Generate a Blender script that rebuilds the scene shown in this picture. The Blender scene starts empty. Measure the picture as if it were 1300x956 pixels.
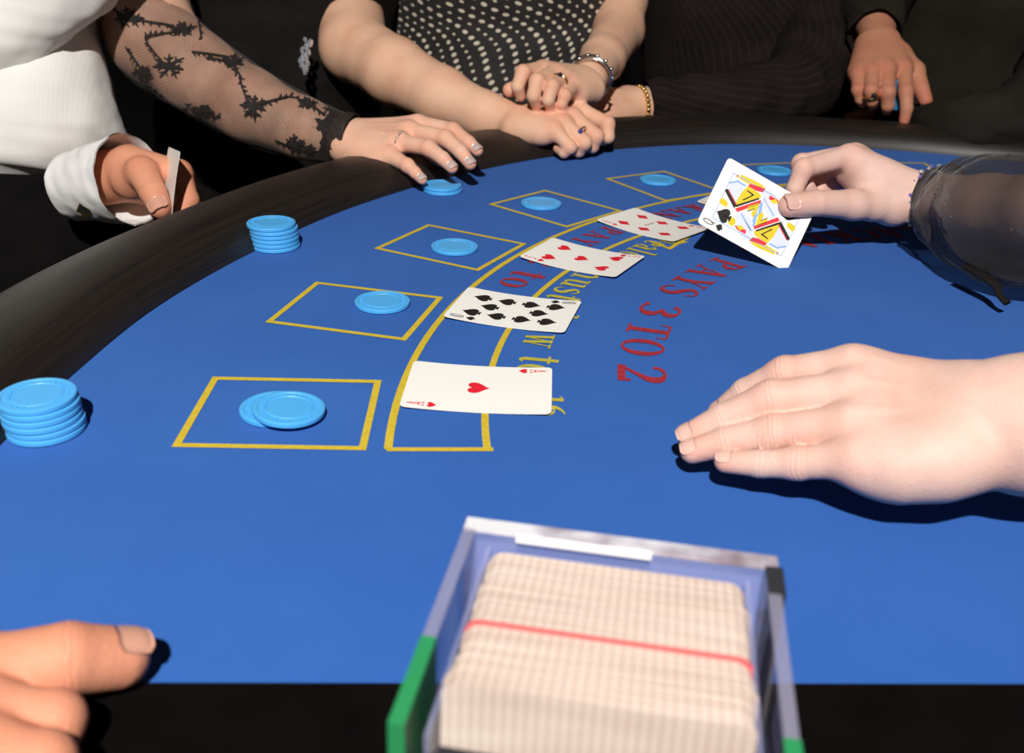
import bpy, math, random
import numpy as np
from mathutils import Vector, Matrix
random.seed(7); rng = np.random.default_rng(7)
C = bpy.context.scene.collection
sc = bpy.context.scene

# ---------------------------------------------------------------- camera
FPX, PITCH, ROLL, CH = 1239.4, math.radians(23.6715), math.radians(2.1837), 0.2677
PX, PY = 650.0, 433.5                       # optical axis in the 1300 x 956 frame
cp, sp, cr, sr = math.cos(PITCH), math.sin(PITCH), math.cos(ROLL), math.sin(ROLL)
U0 = Vector((0, sp, cp)); F0 = Vector((0, cp, -sp)); X0 = Vector((1, 0, 0))
cx_ = X0*cr + U0*sr; cy_ = -X0*sr + U0*cr
cam = bpy.data.cameras.new('camera'); camo = bpy.data.objects.new('camera', cam); C.objects.link(camo)
M = Matrix((cx_, cy_, -F0)).transposed().to_4x4(); M.translation = (0, 0, CH); camo.matrix_world = M
cam.sensor_width = 36; cam.lens = FPX/1300*36; cam.shift_y = -(478-433.5)/1300
cam.clip_start = 0.02; cam.clip_end = 50
cam.dof.use_dof = True; cam.dof.focus_distance = 0.72; cam.dof.aperture_fstop = 10.0
sc.camera = camo

# ---------------------------------------------------------------- light
w = bpy.data.worlds.new('world'); sc.world = w; w.use_nodes = True
w.node_tree.nodes['Background'].inputs[0].default_value = (1.0, 0.86, 0.72, 1)
w.node_tree.nodes['Background'].inputs[1].default_value = 0.022
L = bpy.data.lights.new('flash', 'POINT'); L.energy = 285; L.shadow_soft_size = 0.022; L.color = (1.0, 0.97, 0.93)
lo = bpy.data.objects.new('flash', L); lo.location = (-0.10, -0.90, 1.50); C.objects.link(lo)
sc.view_settings.view_transform = 'Standard'; sc.view_settings.look = 'None'
sc.view_settings.exposure = 0.0; sc.view_settings.gamma = 1.0; sc.view_settings.use_curve_mapping = False

# ---------------------------------------------------------------- helpers
def ray(px, py):
    a, b = (px-PX)/FPX, -(py-PY)/FPX
    a, b = cr*a - sr*b, sr*a + cr*b
    return np.array([a, cp + b*sp, -sp + b*cp])
def V(px, py, d):                            # point at depth d
    return np.array([0, 0, CH]) + ray(px, py)*d
def Z(px, py, z=0.0):                        # point at height z above the felt
    r = ray(px, py); return np.array([0, 0, CH]) + r*((CH-z)/-r[2])
def P(t):                                    # (px,py,depth) or (px,py,'z',height)
    return Z(t[0], t[1], t[3]) if len(t) == 4 else V(*t)
def unit(v): v = np.asarray(v, float); return v/max(np.linalg.norm(v), 1e-9)

def mat(name, color, rough=0.5, metal=0.0, spec=0.5, coat=0.0, sheen=0.0, sss=0.0):
    m = bpy.data.materials.new(name); m.use_nodes = True
    b = m.node_tree.nodes['Principled BSDF']
    b.inputs['Base Color'].default_value = (*color, 1); b.inputs['Roughness'].default_value = rough
    b.inputs['Metallic'].default_value = metal; b.inputs['Specular IOR Level'].default_value = spec
    b.inputs['Coat Weight'].default_value = coat; b.inputs['Sheen Weight'].default_value = sheen
    return m
class NT:
    def __init__(s, m): s.t = m.node_tree; s.n = s.t.nodes; s.b = s.n['Principled BSDF']
    def add(s, typ, **k):
        n = s.n.new(typ)
        for a, v in k.items(): setattr(n, a, v)
        return n
    def link(s, a, b): s.t.links.new(a, b)
    def coord(s, which='Object'): return s.add('ShaderNodeTexCoord').outputs[which]
    def noise(s, scale, detail=3, vec=None, rough=.5):
        n = s.add('ShaderNodeTexNoise'); n.inputs['Scale'].default_value = scale; n.inputs['Detail'].default_value = detail
        n.inputs['Roughness'].default_value = rough
        s.link(vec if vec is not None else s.coord(), n.inputs['Vector']); return n.outputs['Fac']
    def ramp(s, fac, stops):
        r = s.add('ShaderNodeValToRGB'); e = r.color_ramp.elements
        while len(e) < len(stops): e.new(.5)
        for q, (p, c) in zip(e, stops): q.position = p; q.color = (*c, 1) if len(c) == 3 else c
        s.link(fac, r.inputs[0]); return r.outputs[0]
    def math(s, op, a, b=None):
        n = s.add('ShaderNodeMath', operation=op)
        for i, v in enumerate((a, b)):
            if v is None: continue
            if isinstance(v, (int, float)): n.inputs[i].default_value = v
            else: s.link(v, n.inputs[i])
        return n.outputs[0]
    def mixc(s, fac, a, b):
        n = s.add('ShaderNodeMix', data_type='RGBA')
        if isinstance(fac, (int, float)): n.inputs[0].default_value = fac
        else: s.link(fac, n.inputs[0])
        for i, v in ((6, a), (7, b)):
            if isinstance(v, tuple): n.inputs[i].default_value = (*v, 1)
            else: s.link(v, n.inputs[i])
        return n.outputs[2]
    def bump(s, h, strength=.3, dist=.001):
        n = s.add('ShaderNodeBump'); n.inputs['Strength'].default_value = strength; n.inputs['Distance'].default_value = dist
        s.link(h, n.inputs['Height']); s.link(n.outputs[0], s.b.inputs['Normal'])
    def col(s, c): s.link(c, s.b.inputs['Base Color'])

def noisy(name, c0, c1, scale, rough=.7, bs=None, bst=.3, bd=.001, **k):
    m = mat(name, c0, rough, **k); t = NT(m)
    t.col(t.ramp(t.noise(scale), [(.3, c0), (.7, c1)]))
    if bs: t.bump(t.noise(bs, 4), bst, bd)
    return m

def tag(o, label=None, cat=None, group=None, kind=None):
    if label: o['label'] = label
    if cat: o['category'] = cat
    if group: o['group'] = group
    if kind: o['kind'] = kind
    return o
def empty(name, loc=(0, 0, 0), **k):
    o = bpy.data.objects.new(name, None); C.objects.link(o); o.location = tuple(float(a) for a in loc); o.empty_display_size = .02
    return tag(o, **k)
def wloc(o):
    p = Vector((0, 0, 0))
    while o: p = p + o.location; o = o.parent
    return p
def obj(name, verts, faces, m, parent=None, smooth=True, origin=None, uv=None):
    """links one mesh object; verts are world coordinates"""
    v = np.asarray(verts, np.float32).reshape(-1, 3)
    org = np.array(wloc(parent) if parent else (origin if origin is not None else (0, 0, 0)), np.float32)
    me = bpy.data.meshes.new(name)
    if isinstance(faces, np.ndarray) and faces.ndim == 2:
        n, k = faces.shape
        me.vertices.add(len(v)); me.vertices.foreach_set('co', (v-org).ravel())
        me.loops.add(n*k); me.loops.foreach_set('vertex_index', faces.astype(np.int32).ravel())
        me.polygons.add(n); me.polygons.foreach_set('loop_start', np.arange(0, n*k, k, dtype=np.int32))
        me.update(calc_edges=True)
    else:
        me.from_pydata((v-org).tolist(), [], [tuple(int(i) for i in f) for f in faces]); me.update()
    me.polygons.foreach_set('use_smooth', [smooth]*len(me.polygons))
    if uv is not None:
        u = me.uv_layers.new(name='UVMap'); li = np.zeros(len(me.loops), np.int32); me.loops.foreach_get('vertex_index', li)
        u.data.foreach_set('uv', np.asarray(uv, np.float32)[li].ravel())
    if m: me.materials.append(m)
    o = bpy.data.objects.new(name, me); C.objects.link(o)
    if parent: o.parent = parent
    elif origin is not None: o.location = tuple(float(a) for a in origin)
    return o
class MB:
    def __init__(s): s.v = []; s.f = []
    def add(s, v, f):
        k = len(s.v); s.v += [tuple(map(float, a)) for a in v]; s.f += [tuple(i+k for i in q) for q in f]
    def box(s, c, h, R=None):
        c = np.array(c, float); R = np.eye(3) if R is None else R
        v = [c + R @ (np.array(q)*np.array(h)) for q in ((-1,-1,-1),(1,-1,-1),(1,1,-1),(-1,1,-1),(-1,-1,1),(1,-1,1),(1,1,1),(-1,1,1))]
        s.add(v, [(0,3,2,1),(4,5,6,7),(0,1,5,4),(1,2,6,5),(2,3,7,6),(3,0,4,7)])
    def sphere(s, c, r, n=8, sq=(1, 1, 1)):
        v = []; f = []
        for i in range(n//2+1):
            a = math.pi*i/(n//2)
            for j in range(n):
                b = 2*math.pi*j/n; v.append((c[0]+r*sq[0]*math.sin(a)*math.cos(b), c[1]+r*sq[1]*math.sin(a)*math.sin(b), c[2]+r*sq[2]*math.cos(a)))
        for i in range(n//2):
            for j in range(n): f.append((i*n+j, (i+1)*n+j, (i+1)*n+(j+1) % n, i*n+(j+1) % n))
        s.add(v, f)
    def torus(s, c, ax, R, r, n=32, k=8, e=1.0, up=(0, 0, 1)):
        ax = unit(ax); a = unit(np.cross(ax, up)); b = np.cross(ax, a); v = []; f = []
        for i in range(n):
            t = 2*math.pi*i/n; d = a*math.cos(t)*e + b*math.sin(t)
            for j in range(k):
                q = 2*math.pi*j/k; v.append(np.array(c) + d*(R+r*math.cos(q)) + ax*r*math.sin(q))
        for i in range(n):
            for j in range(k): f.append((i*k+j, ((i+1) % n)*k+j, ((i+1) % n)*k+(j+1) % k, i*k+(j+1) % k))
        s.add(v, f)
    def build(s, name, m, parent=None, smooth=False, origin=None): return obj(name, s.v, s.f, m, parent, smooth, origin)

def catmull(pts, n, closed=False):
    p = np.array(pts, float); m = len(p); out = []
    segs = m if closed else m-1
    for i in range(segs):
        a, b, c, d = [p[(i+k) % m] if closed else p[min(max(i+k, 0), m-1)] for k in (-1, 0, 1, 2)]
        for j in range(n):
            t = j/n
            out.append(.5*((2*b)+(-a+c)*t+(2*a-5*b+4*c-d)*t*t+(-a+3*b-3*c+d)*t**3))
    if not closed: out.append(p[-1])
    return np.array(out)

def vnoise(p, seed=0):
    """cheap smooth 3-D noise made of sines, roughly -1..1"""
    r = np.random.default_rng(seed); s = np.zeros(len(p))
    for k in range(6):
        d = r.normal(size=3); d /= np.linalg.norm(d); s += np.sin(p @ d * (1+.5*k) * 6.28 + r.uniform(0, 6.28))/(1+.3*k)
    return s/3
def loft(name, pts, ra, rb, m, parent, side=(1, 0, 0), nseg=10, nang=40, wr=0.0, wf=8.0, seed=1, cap=True, expo=2.0, origin=None, fold=None):
    """tube through pts; ra = half width along the side vector, rb = half depth; wr = cloth wrinkles"""
    ctl = np.c_[np.array(pts, float), np.array(ra, float), np.array(rb, float)]
    q = catmull(ctl, nseg); c = q[:, :3]; A = q[:, 3]; B = q[:, 4]; n = len(q)
    T = np.gradient(c, axis=0); T /= np.linalg.norm(T, axis=1)[:, None]
    sd = np.array(side, float); vs = []; uv = []; s = 0
    for i in range(n):
        a = unit(sd - T[i]*np.dot(sd, T[i])); b = np.cross(T[i], a)
        if i: s += np.linalg.norm(c[i]-c[i-1])
        for j in range(nang):
            t = 2*math.pi*j/nang; ct, st = math.cos(t), math.sin(t)
            ct2 = math.copysign(abs(ct)**(2/expo), ct); st2 = math.copysign(abs(st)**(2/expo), st)
            d = a*ct2*A[i] + b*st2*B[i]
            if fold: d = d*(1+fold(s, t))
            vs.append(c[i]+d); uv.append((s, t*(A[i]+B[i])/2))
    vs = np.array(vs)
    if wr:
        cc = np.repeat(c, nang, axis=0); d = vs-cc; d /= np.linalg.norm(d, axis=1)[:, None]+1e-9
        vs = vs + d*(wr*vnoise(vs*wf, seed)+wr*.5*vnoise(vs*wf*2.3, seed+5))[:, None]
    f = [(i*nang+j, i*nang+(j+1) % nang, (i+1)*nang+(j+1) % nang, (i+1)*nang+j) for i in range(n-1) for j in range(nang)]
    if cap: f += [tuple(range(nang-1, -1, -1)), tuple((n-1)*nang+j for j in range(nang))]
    return obj(name, vs, f, m, parent, True, origin, uv)

# ---------------------------------------------------------------- signed distance bodies
def cone_d(G, a, ra, b, rb):
    a = np.asarray(a, np.float32); b = np.asarray(b, np.float32); ab = b-a; L2 = float(ab @ ab)+1e-12
    x, y, z = G; px, py, pz = x-a[0], y-a[1], z-a[2]
    t = np.clip((px*ab[0]+py*ab[1]+pz*ab[2])/L2, 0, 1)
    return np.sqrt((px-t*ab[0])**2+(py-t*ab[1])**2+(pz-t*ab[2])**2)-(ra+(rb-ra)*t)
def smin(a, b, k):
    h = np.clip(.5+.5*(b-a)/k, 0, 1); return b*(1-h)+a*h-k*h*(1-h)
def sdf_mesh(groups, vox):
    """groups: list of (layer, k, [(a,ra,b,rb)...]); layer 0 = palm and arm, 1 = fingers"""
    allp = [(np.array(p), r) for _, _, g in groups for (a, ra, b, rb) in g for p, r in ((a, ra), (b, rb))]
    lo_ = np.min([p-r for p, r in allp], 0)-4*vox; hi = np.max([p+r for p, r in allp], 0)+4*vox
    N = np.ceil((hi-lo_)/vox).astype(int)+1
    F = [np.full(N, .05, np.float32), np.full(N, .05, np.float32)]
    ax = [(lo_[i]+np.arange(N[i])*vox).astype(np.float32) for i in range(3)]
    mg = .014
    for layer, k, g in groups:
        for (a, ra, b, rb) in g:
            a = np.array(a); b = np.array(b); r = max(ra, rb)+mg
            i0 = np.maximum(((np.minimum(a, b)-r-lo_)/vox).astype(int), 0); i1 = np.minimum(((np.maximum(a, b)+r-lo_)/vox).astype(int)+1, N)
            sl = tuple(slice(i0[i], i1[i]) for i in range(3))
            G = (ax[0][sl[0], None, None], ax[1][None, sl[1], None], ax[2][None, None, sl[2]])
            F[layer][sl] = smin(F[layer][sl], cone_d(G, a, ra, b, rb), k)
    D = smin(F[0], F[1], .006)
    s = D < 0
    nx, ny, nz = D.shape
    cnt = np.zeros((nx-1, ny-1, nz-1), np.uint8)
    for i in (0, 1):
        for j in (0, 1):
            for k in (0, 1): cnt += s[i:nx-1+i, j:ny-1+j, k:nz-1+k]
    act = (cnt > 0) & (cnt < 8); I = np.argwhere(act); idx = np.full(act.shape, -1, np.int64); idx[act] = np.arange(len(I))
    acc = np.zeros((len(I), 3)); num = np.zeros(len(I))
    cor = [(i, j, k) for i in (0, 1) for j in (0, 1) for k in (0, 1)]
    for c0 in cor:
        for axn in range(3):
            if c0[axn]: continue
            c1 = list(c0); c1[axn] = 1
            v0 = D[I[:, 0]+c0[0], I[:, 1]+c0[1], I[:, 2]+c0[2]]; v1 = D[I[:, 0]+c1[0], I[:, 1]+c1[1], I[:, 2]+c1[2]]
            cr_ = (v0 < 0) != (v1 < 0); t = np.where(cr_, v0/np.where(cr_, v0-v1, 1), 0)
            p = np.tile(np.array(c0, float), (len(I), 1)); p[:, axn] += t
            acc[cr_] += p[cr_]; num[cr_] += 1
    vs = lo_+(I+acc/num[:, None])*vox
    faces = []
    for axn in range(3):
        o1, o2 = (axn+1) % 3, (axn+2) % 3
        sa = [slice(None)]*3; sb = [slice(None)]*3; sa[axn] = slice(0, -1); sb[axn] = slice(1, None)
        E_ = np.argwhere(s[tuple(sa)] != s[tuple(sb)])
        E_ = E_[(E_[:, o1] > 0) & (E_[:, o2] > 0) & (E_[:, o1] < D.shape[o1]-1) & (E_[:, o2] < D.shape[o2]-1)]
        def cell(d1, d2):
            q = E_.copy(); q[:, o1] += d1; q[:, o2] += d2; return idx[q[:, 0], q[:, 1], q[:, 2]]
        q = np.stack([cell(-1, -1), cell(0, -1), cell(0, 0), cell(-1, 0)], 1)
        ins = s[E_[:, 0], E_[:, 1], E_[:, 2]]
        q[~ins] = q[~ins][:, ::-1]; faces.append(q)
    fc = np.concatenate(faces); fc = fc[(fc >= 0).all(1)]
    return vs, fc

FR = {'index': (.0100, .0086, .0074, .0062), 'middle': (.0102, .0088, .0076, .0064), 'ring': (.0098, .0083, .0071, .0060), 'pinky': (.0088, .0073, .0062, .0053)}
class Body:
    """collects limbs and hands of one person and grows a single skin surface"""
    def __init__(s): s.g = []; s.red = []; s.nails = []; s.cre = []
    def limb(s, pts, k=.01): s.g.append((0, k, [(P(a[0]), a[1], P(b[0]), b[1]) for a, b in zip(pts, pts[1:])]))
    def hand(s, wrist, fingers, thumb, hint, sc_=1.0, wr=(.019, .022), nails=(), spread=.013, thumb_r=(.0145, .0118, .0100, .0082), nail_len=.0075, tendons=False, fatp=1.0):
        W = P(wrist); F = {k: [P(q) for q in v] for k, v in fingers.items()}
        side = unit(F['index'][0]-F['pinky'][0]); fwd = unit((F['index'][0]+F['pinky'][0])/2-W)
        n = np.cross(side, fwd); n = unit(n); hint = unit(hint)
        if n @ hint < 0: n = -n
        s.n = n
        names = ['index', 'middle', 'ring', 'pinky']; palm = []
        for i, k in enumerate(names):
            off = side*(spread*(1-i*2/3))*sc_
            b = F[k][0]; r1 = FR[k][0]*sc_
            palm.append((W+off, .0135*sc_*fatp, b-n*.001, r1))
            palm.append((W+off*1.1+fwd*.02*sc_-n*.006*sc_, .012*sc_*fatp, b-n*.006*sc_-fwd*.010*sc_, .0085*sc_))
        for a, b in zip(names, names[1:]):
            palm.append((F[a][0]-fwd*.007*sc_-n*.002*sc_, .0088*sc_, F[b][0]-fwd*.007*sc_-n*.002*sc_, .0084*sc_))
        palm.append((W-side*.012*sc_-n*.004*sc_, .0135*sc_*fatp, F['pinky'][0]-fwd*.018*sc_-n*.005*sc_, .0105*sc_))
        T = [P(q) for q in thumb]
        palm.append((T[0], thumb_r[0]*sc_, T[1], thumb_r[1]*sc_))
        palm.append((T[0], .014*sc_, (F['index'][0]+W)/2-n*.005*sc_, .010*sc_))
        palm.append((W, .016*sc_, T[0], .014*sc_))
        palm.append(((T[0]+T[1])/2, .009*sc_, (F['index'][0]*.55+W*.45)-n*.003*sc_, .008*sc_))
        for i, (a, b) in enumerate(zip(names, names[1:])):
            off = side*(spread*(1-(i+.5)*2/3))*sc_
            palm.append((W+off, .0132*sc_*fatp, (F[a][0]+F[b][0])/2-fwd*.012*sc_-n*.0012*sc_, .0098*sc_))
        s.g.append((0, .009*sc_, palm))
        if tendons:
            for i, k in enumerate(names[:4]):
                a = W+side*(.009*(1-i*2/3))*sc_+n*(.0135*fatp*sc_-.001); b = F[k][0]+n*(FR[k][0]*sc_-.0016)
                s.g.append((0, .004, [(a, .0012, (a+b)/2-n*.0005, .0014), ((a+b)/2-n*.0005, .0014, b, .0022)]))
        for k in names:
            j = F[k]; r = [q*sc_ for q in FR[k]]
            ch = [(j[i], r[i], j[i+1], r[i+1]) for i in range(3)]
            ch.append((j[1], r[1]*1.05, j[1]+(j[2]-j[1])*.12, r[1]*1.02))
            s.g.append((1, .0020, ch))
            s.red += [(j[0], .011), (j[1], .009), (j[3], .010)]
            s.cre += [(j[1], unit(j[2]-j[0]), .0052), (j[2], unit(j[3]-j[1]), .0036)]
            L_ = [np.linalg.norm(j[i+1]-j[i])*1000 for i in range(3)]
            print('   %s mc %.0f  %s  tipz %.0fmm' % (k, np.linalg.norm(j[0]-W)*1000, ['%.0f' % q for q in L_], j[3][2]*1000))
            if k in nails: s.nail(j, r[3], hint, nail_len*sc_)
        rt = [q*sc_ for q in thumb_r]
        s.g.append((1, .0011, [(T[1], rt[1], T[2], rt[2]), (T[2], rt[2], T[3], rt[3])]))
        s.red += [(T[2], .010), (T[3], .012)]; s.cre.append((T[2], unit(T[3]-T[1]), .006))
        if 'thumb' in nails: s.nail(T, rt[3], getattr(s, 'thint', hint), nail_len*1.3*sc_)
        print('   thumb', ['%.0f' % (np.linalg.norm(T[i+1]-T[i])*1000) for i in range(3)], 'span', round(float(np.linalg.norm(F['index'][0]-F['pinky'][0])*1000)))
        return F, T
    def nail(s, j, r, hint, ln): s.nails.append((j[2], j[3], r, np.array(hint, float), ln))
    def build(s, m, mn, parent, vox=.0015, nail_label=None):
        v, f = sdf_mesh(s.g, vox)
        o = obj('body', v, f, m, parent)
        red = np.zeros(len(v))
        for c, sg in s.red: red += np.exp(-((v-c)**2).sum(1)/(sg*sg))
        a = o.data.attributes.new('red', 'FLOAT', 'POINT'); a.data.foreach_set('value', np.clip(red, 0, 1).astype(np.float32))
        al = np.zeros(len(v)); mk = np.zeros(len(v))
        for c, dr, sg in s.cre:
            q = v-c; t_ = q @ dr; rr_ = np.linalg.norm(q-t_[:, None]*dr, axis=1); g = np.exp(-(t_/sg)**2)*(rr_ < .0145); b_ = g > mk; al[b_] = t_[b_]; mk[b_] = g[b_]
        for nm_, ar in (('along', al*1000), ('crease', mk)):
            a = o.data.attributes.new(nm_, 'FLOAT', 'POINT'); a.data.foreach_set('value', ar.astype(np.float32))
        for dp, tp, r, hint, ln in s.nails:
            f_ = unit(tp-dp); d = unit(hint-f_*np.dot(hint, f_)); sd = np.cross(f_, d); vs = []; nu, nv = 9, 8
            for lay, off in ((0, r*1.03+.0002), (1, r*1.03-.0006)):
                for i in range(nv):
                    t = i/(nv-1); x = -ln*.45+t*(ln*.45+r*.80)
                    wd = .92*math.sqrt(max(0.0, 1-(2*t-1)**6*.55)); rr = off-.0012*max(0, t-.6)**2*6
                    for k in range(nu):
                        an = (k/(nu-1)*2-1)*wd
                        vs.append(tp+f_*x+(d*math.cos(an)+sd*math.sin(an))*rr)
            q = nu*nv
            fs = [(b+i*nu+k, b+i*nu+k+1, b+(i+1)*nu+k+1, b+(i+1)*nu+k) for b in (0, q) for i in range(nv-1) for k in range(nu-1)]
            rim = [k for k in range(nu)]+[i*nu+nu-1 for i in range(1, nv)]+[(nv-1)*nu+k for k in range(nu-2, -1, -1)]+[i*nu for i in range(nv-2, 0, -1)]
            fs += [(rim[i], rim[(i+1) % len(rim)], rim[(i+1) % len(rim)]+q, rim[i]+q) for i in range(len(rim))]
            no = obj('fingernail', vs, fs, mn, parent)
            if nail_label: no['label'] = nail_label
        return o

# ---------------------------------------------------------------- materials
def skin(name, c, redc, redamt=.55, scale=1.0, rough=.5, sss=.12, veins=False):
    m = mat(name, c, .6, spec=.28); t = NT(m)
    at = t.add('ShaderNodeAttribute', attribute_name='red')
    n = t.noise(28, 5); c2 = tuple(x*y for x, y in zip(c, (.93, .84, .80)))
    base = t.ramp(n, [(.32, c2), (.62, c)])
    fac = t.math('MULTIPLY', t.math('MULTIPLY', at.outputs['Fac'], redamt), t.math('ADD', t.noise(90, 3), .5))
    cc = t.mixc(fac, base, redc)
    mott = t.math('MULTIPLY', t.math('SUBTRACT', t.noise(160, 4, rough=.65), .45), .5)
    t.col(t.mixc(t.math('MAXIMUM', mott, 0.0), cc, tuple(x*y for x, y in zip(c, (.9, .68, .6)))))
    t.b.inputs['Subsurface Weight'].default_value = sss; t.b.inputs['Subsurface Radius'].default_value = (1, .35, .2); t.b.inputs['Subsurface Scale'].default_value = .004
    vor = t.add('ShaderNodeTexVoronoi'); vor.inputs['Scale'].default_value = 700; t.link(t.coord(), vor.inputs['Vector'])
    h = t.math('ADD', t.math('MULTIPLY', vor.outputs['Distance'], .6), t.noise(220, 5, rough=.7))
    a1 = t.add('ShaderNodeAttribute', attribute_name='along').outputs['Fac']; a2 = t.add('ShaderNodeAttribute', attribute_name='crease').outputs['Fac']
    ph = t.math('ADD', t.math('MULTIPLY', a1, 2.6), t.math('MULTIPLY', t.noise(160, 3), 11.0))
    h = t.math('ADD', h, t.math('MULTIPLY', t.math('SINE', ph), t.math('MULTIPLY', t.math('POWER', a2, 2.0), .42))); t.bump(h, .45, .0005)
    return m
SK_DEALER = skin('dealer_skin', (.67, .455, .385), (.74, .34, .255), .6)
SK_LACE = skin('pale_pink_skin', (.76, .46, .33), (.78, .30, .20), .6)
SK_DRESS = skin('warm_skin', (.76, .465, .315), (.80, .31, .21), .62)
SK_MAN = skin('ruddy_skin', (.66, .30, .185), (.68, .20, .12), .6)
SK_MAN2 = skin('tanned_skin', (.50, .225, .135), (.56, .14, .085), .75)
NAIL = mat('natural_nail', (.68, .42, .35), .25, spec=.6, coat=.5)
NAILM = mat('ruddy_nail', (.60, .31, .215), .3, spec=.5, coat=.3)
NAIL2 = mat('frosted_nail', (.72, .55, .50), .22, metal=.25, spec=.8, coat=1.0)
GOLD = mat('gold', (.75, .48, .16), .22, metal=1); SILVER = mat('silver', (.8, .78, .75), .2, metal=1)
CRYSTAL = mat('crystal', (.85, .88, .95), .06, metal=.75, spec=1, coat=1)
VIOLET = mat('violet_crystal', (.25, .22, .6), .08, metal=.6, spec=1, coat=1)
SAPPH = mat('dark_blue_gem', (.03, .04, .25), .08, spec=1, coat=1)
BLACKGEM = mat('black_stone', (.01, .01, .01), .08, spec=1, coat=1)

FELT = mat('blue_felt', (.032, .135, .50), .95, spec=.12, sheen=.22); t = NT(FELT)
n1 = t.noise(3.2, 4, rough=.6); n2 = t.noise(900, 2); n3 = t.noise(30, 4, rough=.7)
c = t.ramp(n1, [(.3, (.021, .087, .325)), (.55, (.028, .108, .375)), (.75, (.038, .134, .42))])
c = t.mixc(t.math('MULTIPLY', n3, .40), c, (.012, .062, .28)); c = t.mixc(t.math('MULTIPLY', n2, .45), c, (.034, .130, .45)); t.col(c)
t.b.inputs['Sheen Tint'].default_value = (.25, .45, 1, 1); t.b.inputs['Sheen Roughness'].default_value = .5
t.bump(t.noise(1500, 3, rough=.8), .4, .0004)
YEL = noisy('yellow_print', (.50, .36, .012), (.60, .45, .03), 300, .9, 1200, .3, .0003)
YEL2 = noisy('thin_yellow_print', (.36, .33, .03), (.50, .42, .04), 200, .9, 1200, .3, .0003)
RED = noisy('red_print', (.23, .008, .022), (.36, .016, .03), 260, .9, 1200, .3, .0003)
CHIP = mat('light_blue_clay', (.075, .39, .78), .42, spec=.45); t = NT(CHIP); t.bump(t.noise(600, 3), .12, .0003)
RAIL = mat('dark_padded_rail', (.020, .013, .009), .5, spec=.5, coat=.05); t = NT(RAIL)
mp = t.add('ShaderNodeMapping'); mp.inputs['Scale'].default_value = (6, 260, 1); t.link(t.coord('UV'), mp.inputs[0])
t.col(t.ramp(t.noise(1, 4, mp.outputs[0]), [(.3, (.006, .004, .0028)), (.7, (.017, .012, .0085))])); t.bump(t.noise(1, 3, mp.outputs[0]), .25, .0006)
t.b.inputs['Coat Roughness'].default_value = .35
WOODB = noisy('black_edge_board', (.0025, .002, .002), (.004, .003, .003), 40, 1.0, 300, .1, .0004, spec=.03)
CARD = mat('card_stock', (.86, .84, .79), .42, spec=.4, coat=.08)
PRED = mat('card_red', (.72, .012, .03), .5); PBLK = mat('card_black', (.010, .009, .008), .5)
SHIRT = mat('white_shirt', (.80, .78, .75), .85, spec=.2, sheen=.2); t = NT(SHIRT)
mp = t.add('ShaderNodeMapping'); mp.inputs['Rotation'].default_value = (0, 0, .05); t.link(t.coord('Generated'), mp.inputs[0])
wv = t.add('ShaderNodeTexWave'); wv.inputs['Scale'].default_value = 38; wv.inputs['Distortion'].default_value = .25; t.link(mp.outputs[0], wv.inputs[0])
t.col(t.ramp(wv.outputs['Fac'], [(0, (.775, .75, .715)), (1, (.80, .78, .75))])); t.bump(t.math('ADD', t.math('MULTIPLY', wv.outputs['Fac'], .06), t.noise(18, 3)), .4, .002)
CUFFM = noisy('white_cuff', (.80, .78, .76), (.84, .83, .81), 30, .85, 60, .3, .002)
TROUSER = noisy('black_trousers', (.0022, .002, .002), (.005, .004, .004), 30, .95, 200, .3, .001, spec=.12)
BLACKF = noisy('black_dress', (.004, .003, .003), (.009, .006, .0055), 18, .85, 60, .5, .004, spec=.2)
SUIT = mat('pinstripe_suit', (.016, .011, .010), .9, spec=.15); t = NT(SUIT)
mp = t.add('ShaderNodeMapping'); t.link(t.coord('UV'), mp.inputs[0]); mp.inputs['Rotation'].default_value = (0, 0, 0)
sx = t.add('ShaderNodeSeparateXYZ'); t.link(mp.outputs[0], sx.inputs[0])
st = t.math('GREATER_THAN', t.math('SINE', t.math('MULTIPLY', sx.outputs[1], 520)), .86)
t.col(t.mixc(st, t.ramp(t.noise(25), [(.3, (.008, .0052, .0046)), (.7, (.014, .0092, .008))]), (.019, .0128, .011))); t.bump(t.noise(35, 3), .5, .004)
OLIVE = noisy('dark_olive_shirt', (.010, .0078, .0052), (.018, .0142, .0098), 14, .9, 40, .6, .005, spec=.2)
FLOOR = noisy('dark_carpet', (.004, .003, .003), (.007, .005, .0045), 20, .95, 300, .4, .003)
WALLM = noisy('dark_wall', (.006, .005, .005), (.010, .008, .007), 5, .9)
LEATHER = mat('black_patent_leather', (.008, .008, .008), .12, spec=.8, coat=1)

DOTS = mat('black_dress_cream_dots', (.012, .009, .008), .8, sheen=.1); t = NT(DOTS)
mp = t.add('ShaderNodeMapping'); mp.inputs['Rotation'].default_value = (0, 0, .62); t.link(t.coord('UV'), mp.inputs[0])
nz = t.add('ShaderNodeTexNoise'); nz.inputs['Scale'].default_value = 14; t.link(t.coord('UV'), nz.inputs['Vector'])
va = t.add('ShaderNodeVectorMath', operation='MULTIPLY_ADD'); t.link(nz.outputs['Color'], va.inputs[0]); va.inputs[1].default_value = (.012, .012, 0); t.link(mp.outputs[0], va.inputs[2])
sx = t.add('ShaderNodeSeparateXYZ'); t.link(va.outputs[0], sx.inputs[0])
SX_, SY_ = .0115, .0145
row = t.math('DIVIDE', sx.outputs[1], SY_); ri = t.math('FLOOR', row); odd = t.math('MODULO', t.math('ABSOLUTE', ri), 2.0)
ux = t.math('ADD', t.math('DIVIDE', sx.outputs[0], SX_), t.math('MULTIPLY', odd, .5))
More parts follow.
